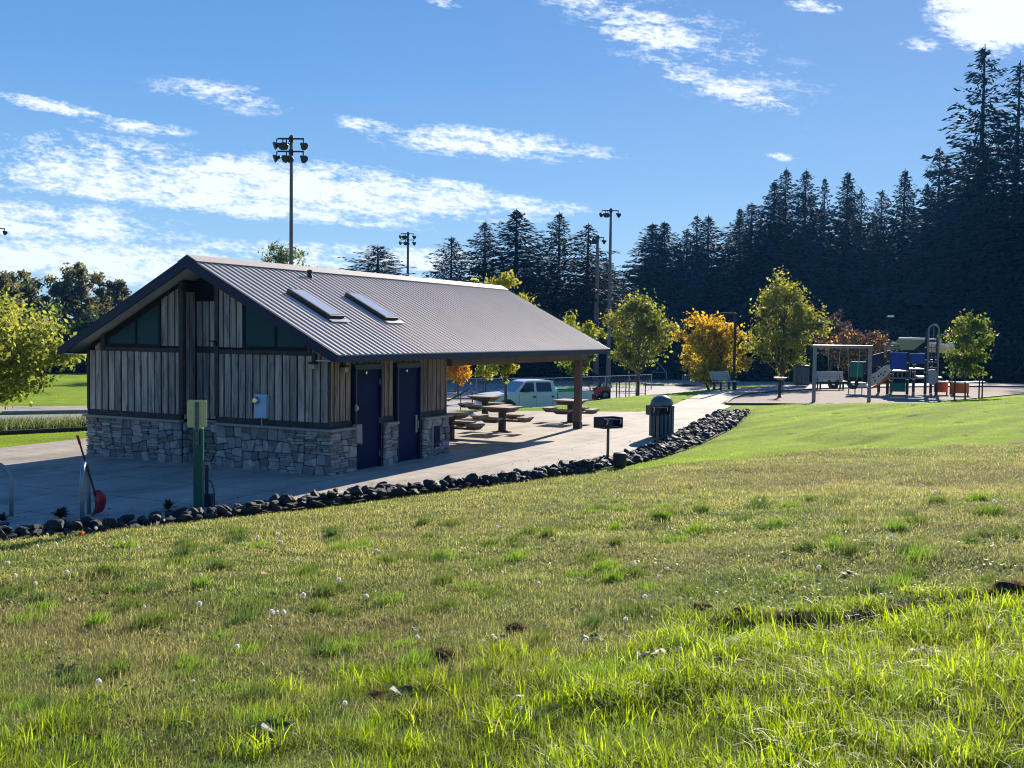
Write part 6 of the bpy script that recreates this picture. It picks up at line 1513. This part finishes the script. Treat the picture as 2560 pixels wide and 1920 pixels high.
def rosette(px, py, r_, label, seed, n=16, colr=(.05, .12, .035), up=.5, name='broadleaf_weed', z0=None):
    P = GT(px, py) if z0 is None else G(px, py, z0); g = np.random.default_rng(seed); V = []; 
    for i in range(n):
        a = g.uniform(0, 6.283); l = r_*g.uniform(.6, 1.1); wv = l*.16; e = g.uniform(.2, 1)*up; d = np.array([math.cos(a)*math.cos(e), math.sin(a)*math.cos(e), math.sin(e)]); sd2 = np.array([-math.sin(a), math.cos(a), 0])
        m_ = d*l*.55+np.array([0, 0, l*.06]); tp = d*l-np.array([0, 0, l*.15]); b0 = np.array([0, 0, 0.])
        V += [b0-sd2*wv*.2, b0+sd2*wv*.2, m_+sd2*wv, m_-sd2*wv, m_-sd2*wv, m_+sd2*wv, tp+sd2*wv*.1, tp-sd2*wv*.1]
    V = np.array(V); cc = np.repeat(np.array(colr)*g.uniform(.7, 1.4, n)[:, None], 8, 0)
    o = npmesh(name, V, 4, M['blade'], colr=cc); o.location = (P[0], P[1], P[2]+.005); tag(o, label, 'weed'); return o
for i, (px, py, r_, lb) in enumerate(((1010, 1745, .15, 'dark dock plant left of the dirt clods near the bottom centre'), (690, 1835, .16, 'spiky green weed near the bottom, left of centre'), (1250, 1600, .11, 'leafy weed beside the dark hollow'), (160, 1680, .12, 'flat dark weed on the left of the slope'),
    (1480, 1600, .10, 'bluish weed above the long grass edge'), (2120, 1440, .10, 'tuft of weed in the right part of the slope'), (1350, 1790, .13, 'pale leaved weed at the edge of the long grass'), (1820, 1660, .11, 'grey leaved thistle in the long grass'), (430, 1490, .10, 'low weed in the upper left turf'),
    (2310, 1640, .12, 'broad leaved weed in the lime grass at right'))):
    rosette(px, py, r_, lb, 200+i, 18, (.05, .12, .035) if i % 3 else (.07, .11, .045))
rosette(152, 1296, .22, 'small dark weed at the paving edge left of the bike rack', 301, 60, (.025, .05, .025), 1.4, z0=.02)
rosette(420, 1275, .20, 'small dark weed at the paving edge left of the green post', 302, 50, (.03, .06, .035), 1.4, z0=.02)
rosette(8, 1304, .16, 'small weed at the foot of the leftmost bike rack', 303, 40, (.03, .055, .04), 1.4, z0=.02)
def fallen(px, py, s_, c_, label):
    P = GT(px, py); g = random.Random(px); pl = []
    for k in range(10): a = 2*math.pi*k/10; rr_ = s_*(1 if k % 2 else .55); pl.append((rr_*math.cos(a), rr_*math.sin(a), .015+.3*s_*math.sin(a*1.5)))
    b = MB(); b.add([(0, 0, .03)]+pl, [(0, i+1, (i+1) % 10+1) for i in range(10)]); o = b.build('fallen_leaf', leafmat('fallen_leaf_'+label.split()[0], c_, .4)); o.location = (P[0], P[1], P[2]+.03); o.rotation_euler = (g.uniform(.2, .7), g.uniform(-.5, .5), g.uniform(0, 6)); tag(o, label, 'leaf')
fallen(204, 1341, .055, (.6, .16, .02), 'orange fallen leaf at the edge of the rocks')
fallen(661, 1444, .035, (.65, .42, .36), 'pink fallen leaf in the turf left of centre')
fallen(1297, 1764, .05, (.75, .75, .72), 'white curled leaf at the left edge of the long grass')
fallen(1300, 1795, .03, (.75, .75, .72), 'white scrap below the white curled leaf')
for i, px in enumerate((1590, 1615, 1640, 1655, 1700)): fallen(px, 1655-i*3, .032, (.55, .52, .46), ('pale', 'bleached', 'ashen', 'cream', 'straw')[i]+' dead leaf in the row lying on the bare soil left of the trench')

# leaves and grit blown on the concrete
n = 420; t0_ = gg.random(n); idx = gg.integers(0, len(ROCKTOP)-4, n); A_ = np.array(ROCKTOP); p_ = A_[idx]*(1-t0_[:, None])+A_[idx+1]*t0_[:, None]
x = p_[:, 0]+gg.normal(size=n)*.15; y = p_[:, 1]+np.abs(gg.normal(size=n))*.7+.05
ctr = np.stack([x, y, .012+.01*gg.random(n)], 1); ax = runit(n, gg); ax[:, 2] *= .2; ax /= np.linalg.norm(ax, axis=1)[:, None]; ay = runit(n, gg); ay[:, 2] *= .1; ay -= ax*(ax*ay).sum(1)[:, None]; ay /= np.linalg.norm(ay, axis=1)[:, None]
s0 = gg.uniform(.02, .055, n); cc = np.array([(.20, .11, .05), (.10, .07, .045), (.30, .22, .08)])[gg.integers(0, 3, n)]
tag(npmesh('leaf_litter', quads_from(ctr, ax, ay, s0*.7, s0), 4, M['blade'], colr=np.repeat(cc, 4, 0)), 'small brown leaves blown along the edge of the concrete', 'litter', kind='stuff')
# ------------------------------------------------------------------ morning haze in the air
hz = bpy.data.materials.new('haze'); hz.use_nodes = True; t_ = hz.node_tree; t_.nodes.clear()
o_ = t_.nodes.new('ShaderNodeOutputMaterial'); v_ = t_.nodes.new('ShaderNodeVolumePrincipled')
v_.inputs['Color'].default_value = (.10, .40, 1, 1); v_.inputs['Density'].default_value = .00015; v_.inputs['Anisotropy'].default_value = .35
t_.links.new(v_.outputs[0], o_.inputs['Volume'])
b = MB(); b.bx(-960, 960, -960, 960, -8, 66); ho = b.build('haze', hz); tag(ho, kind='stuff')
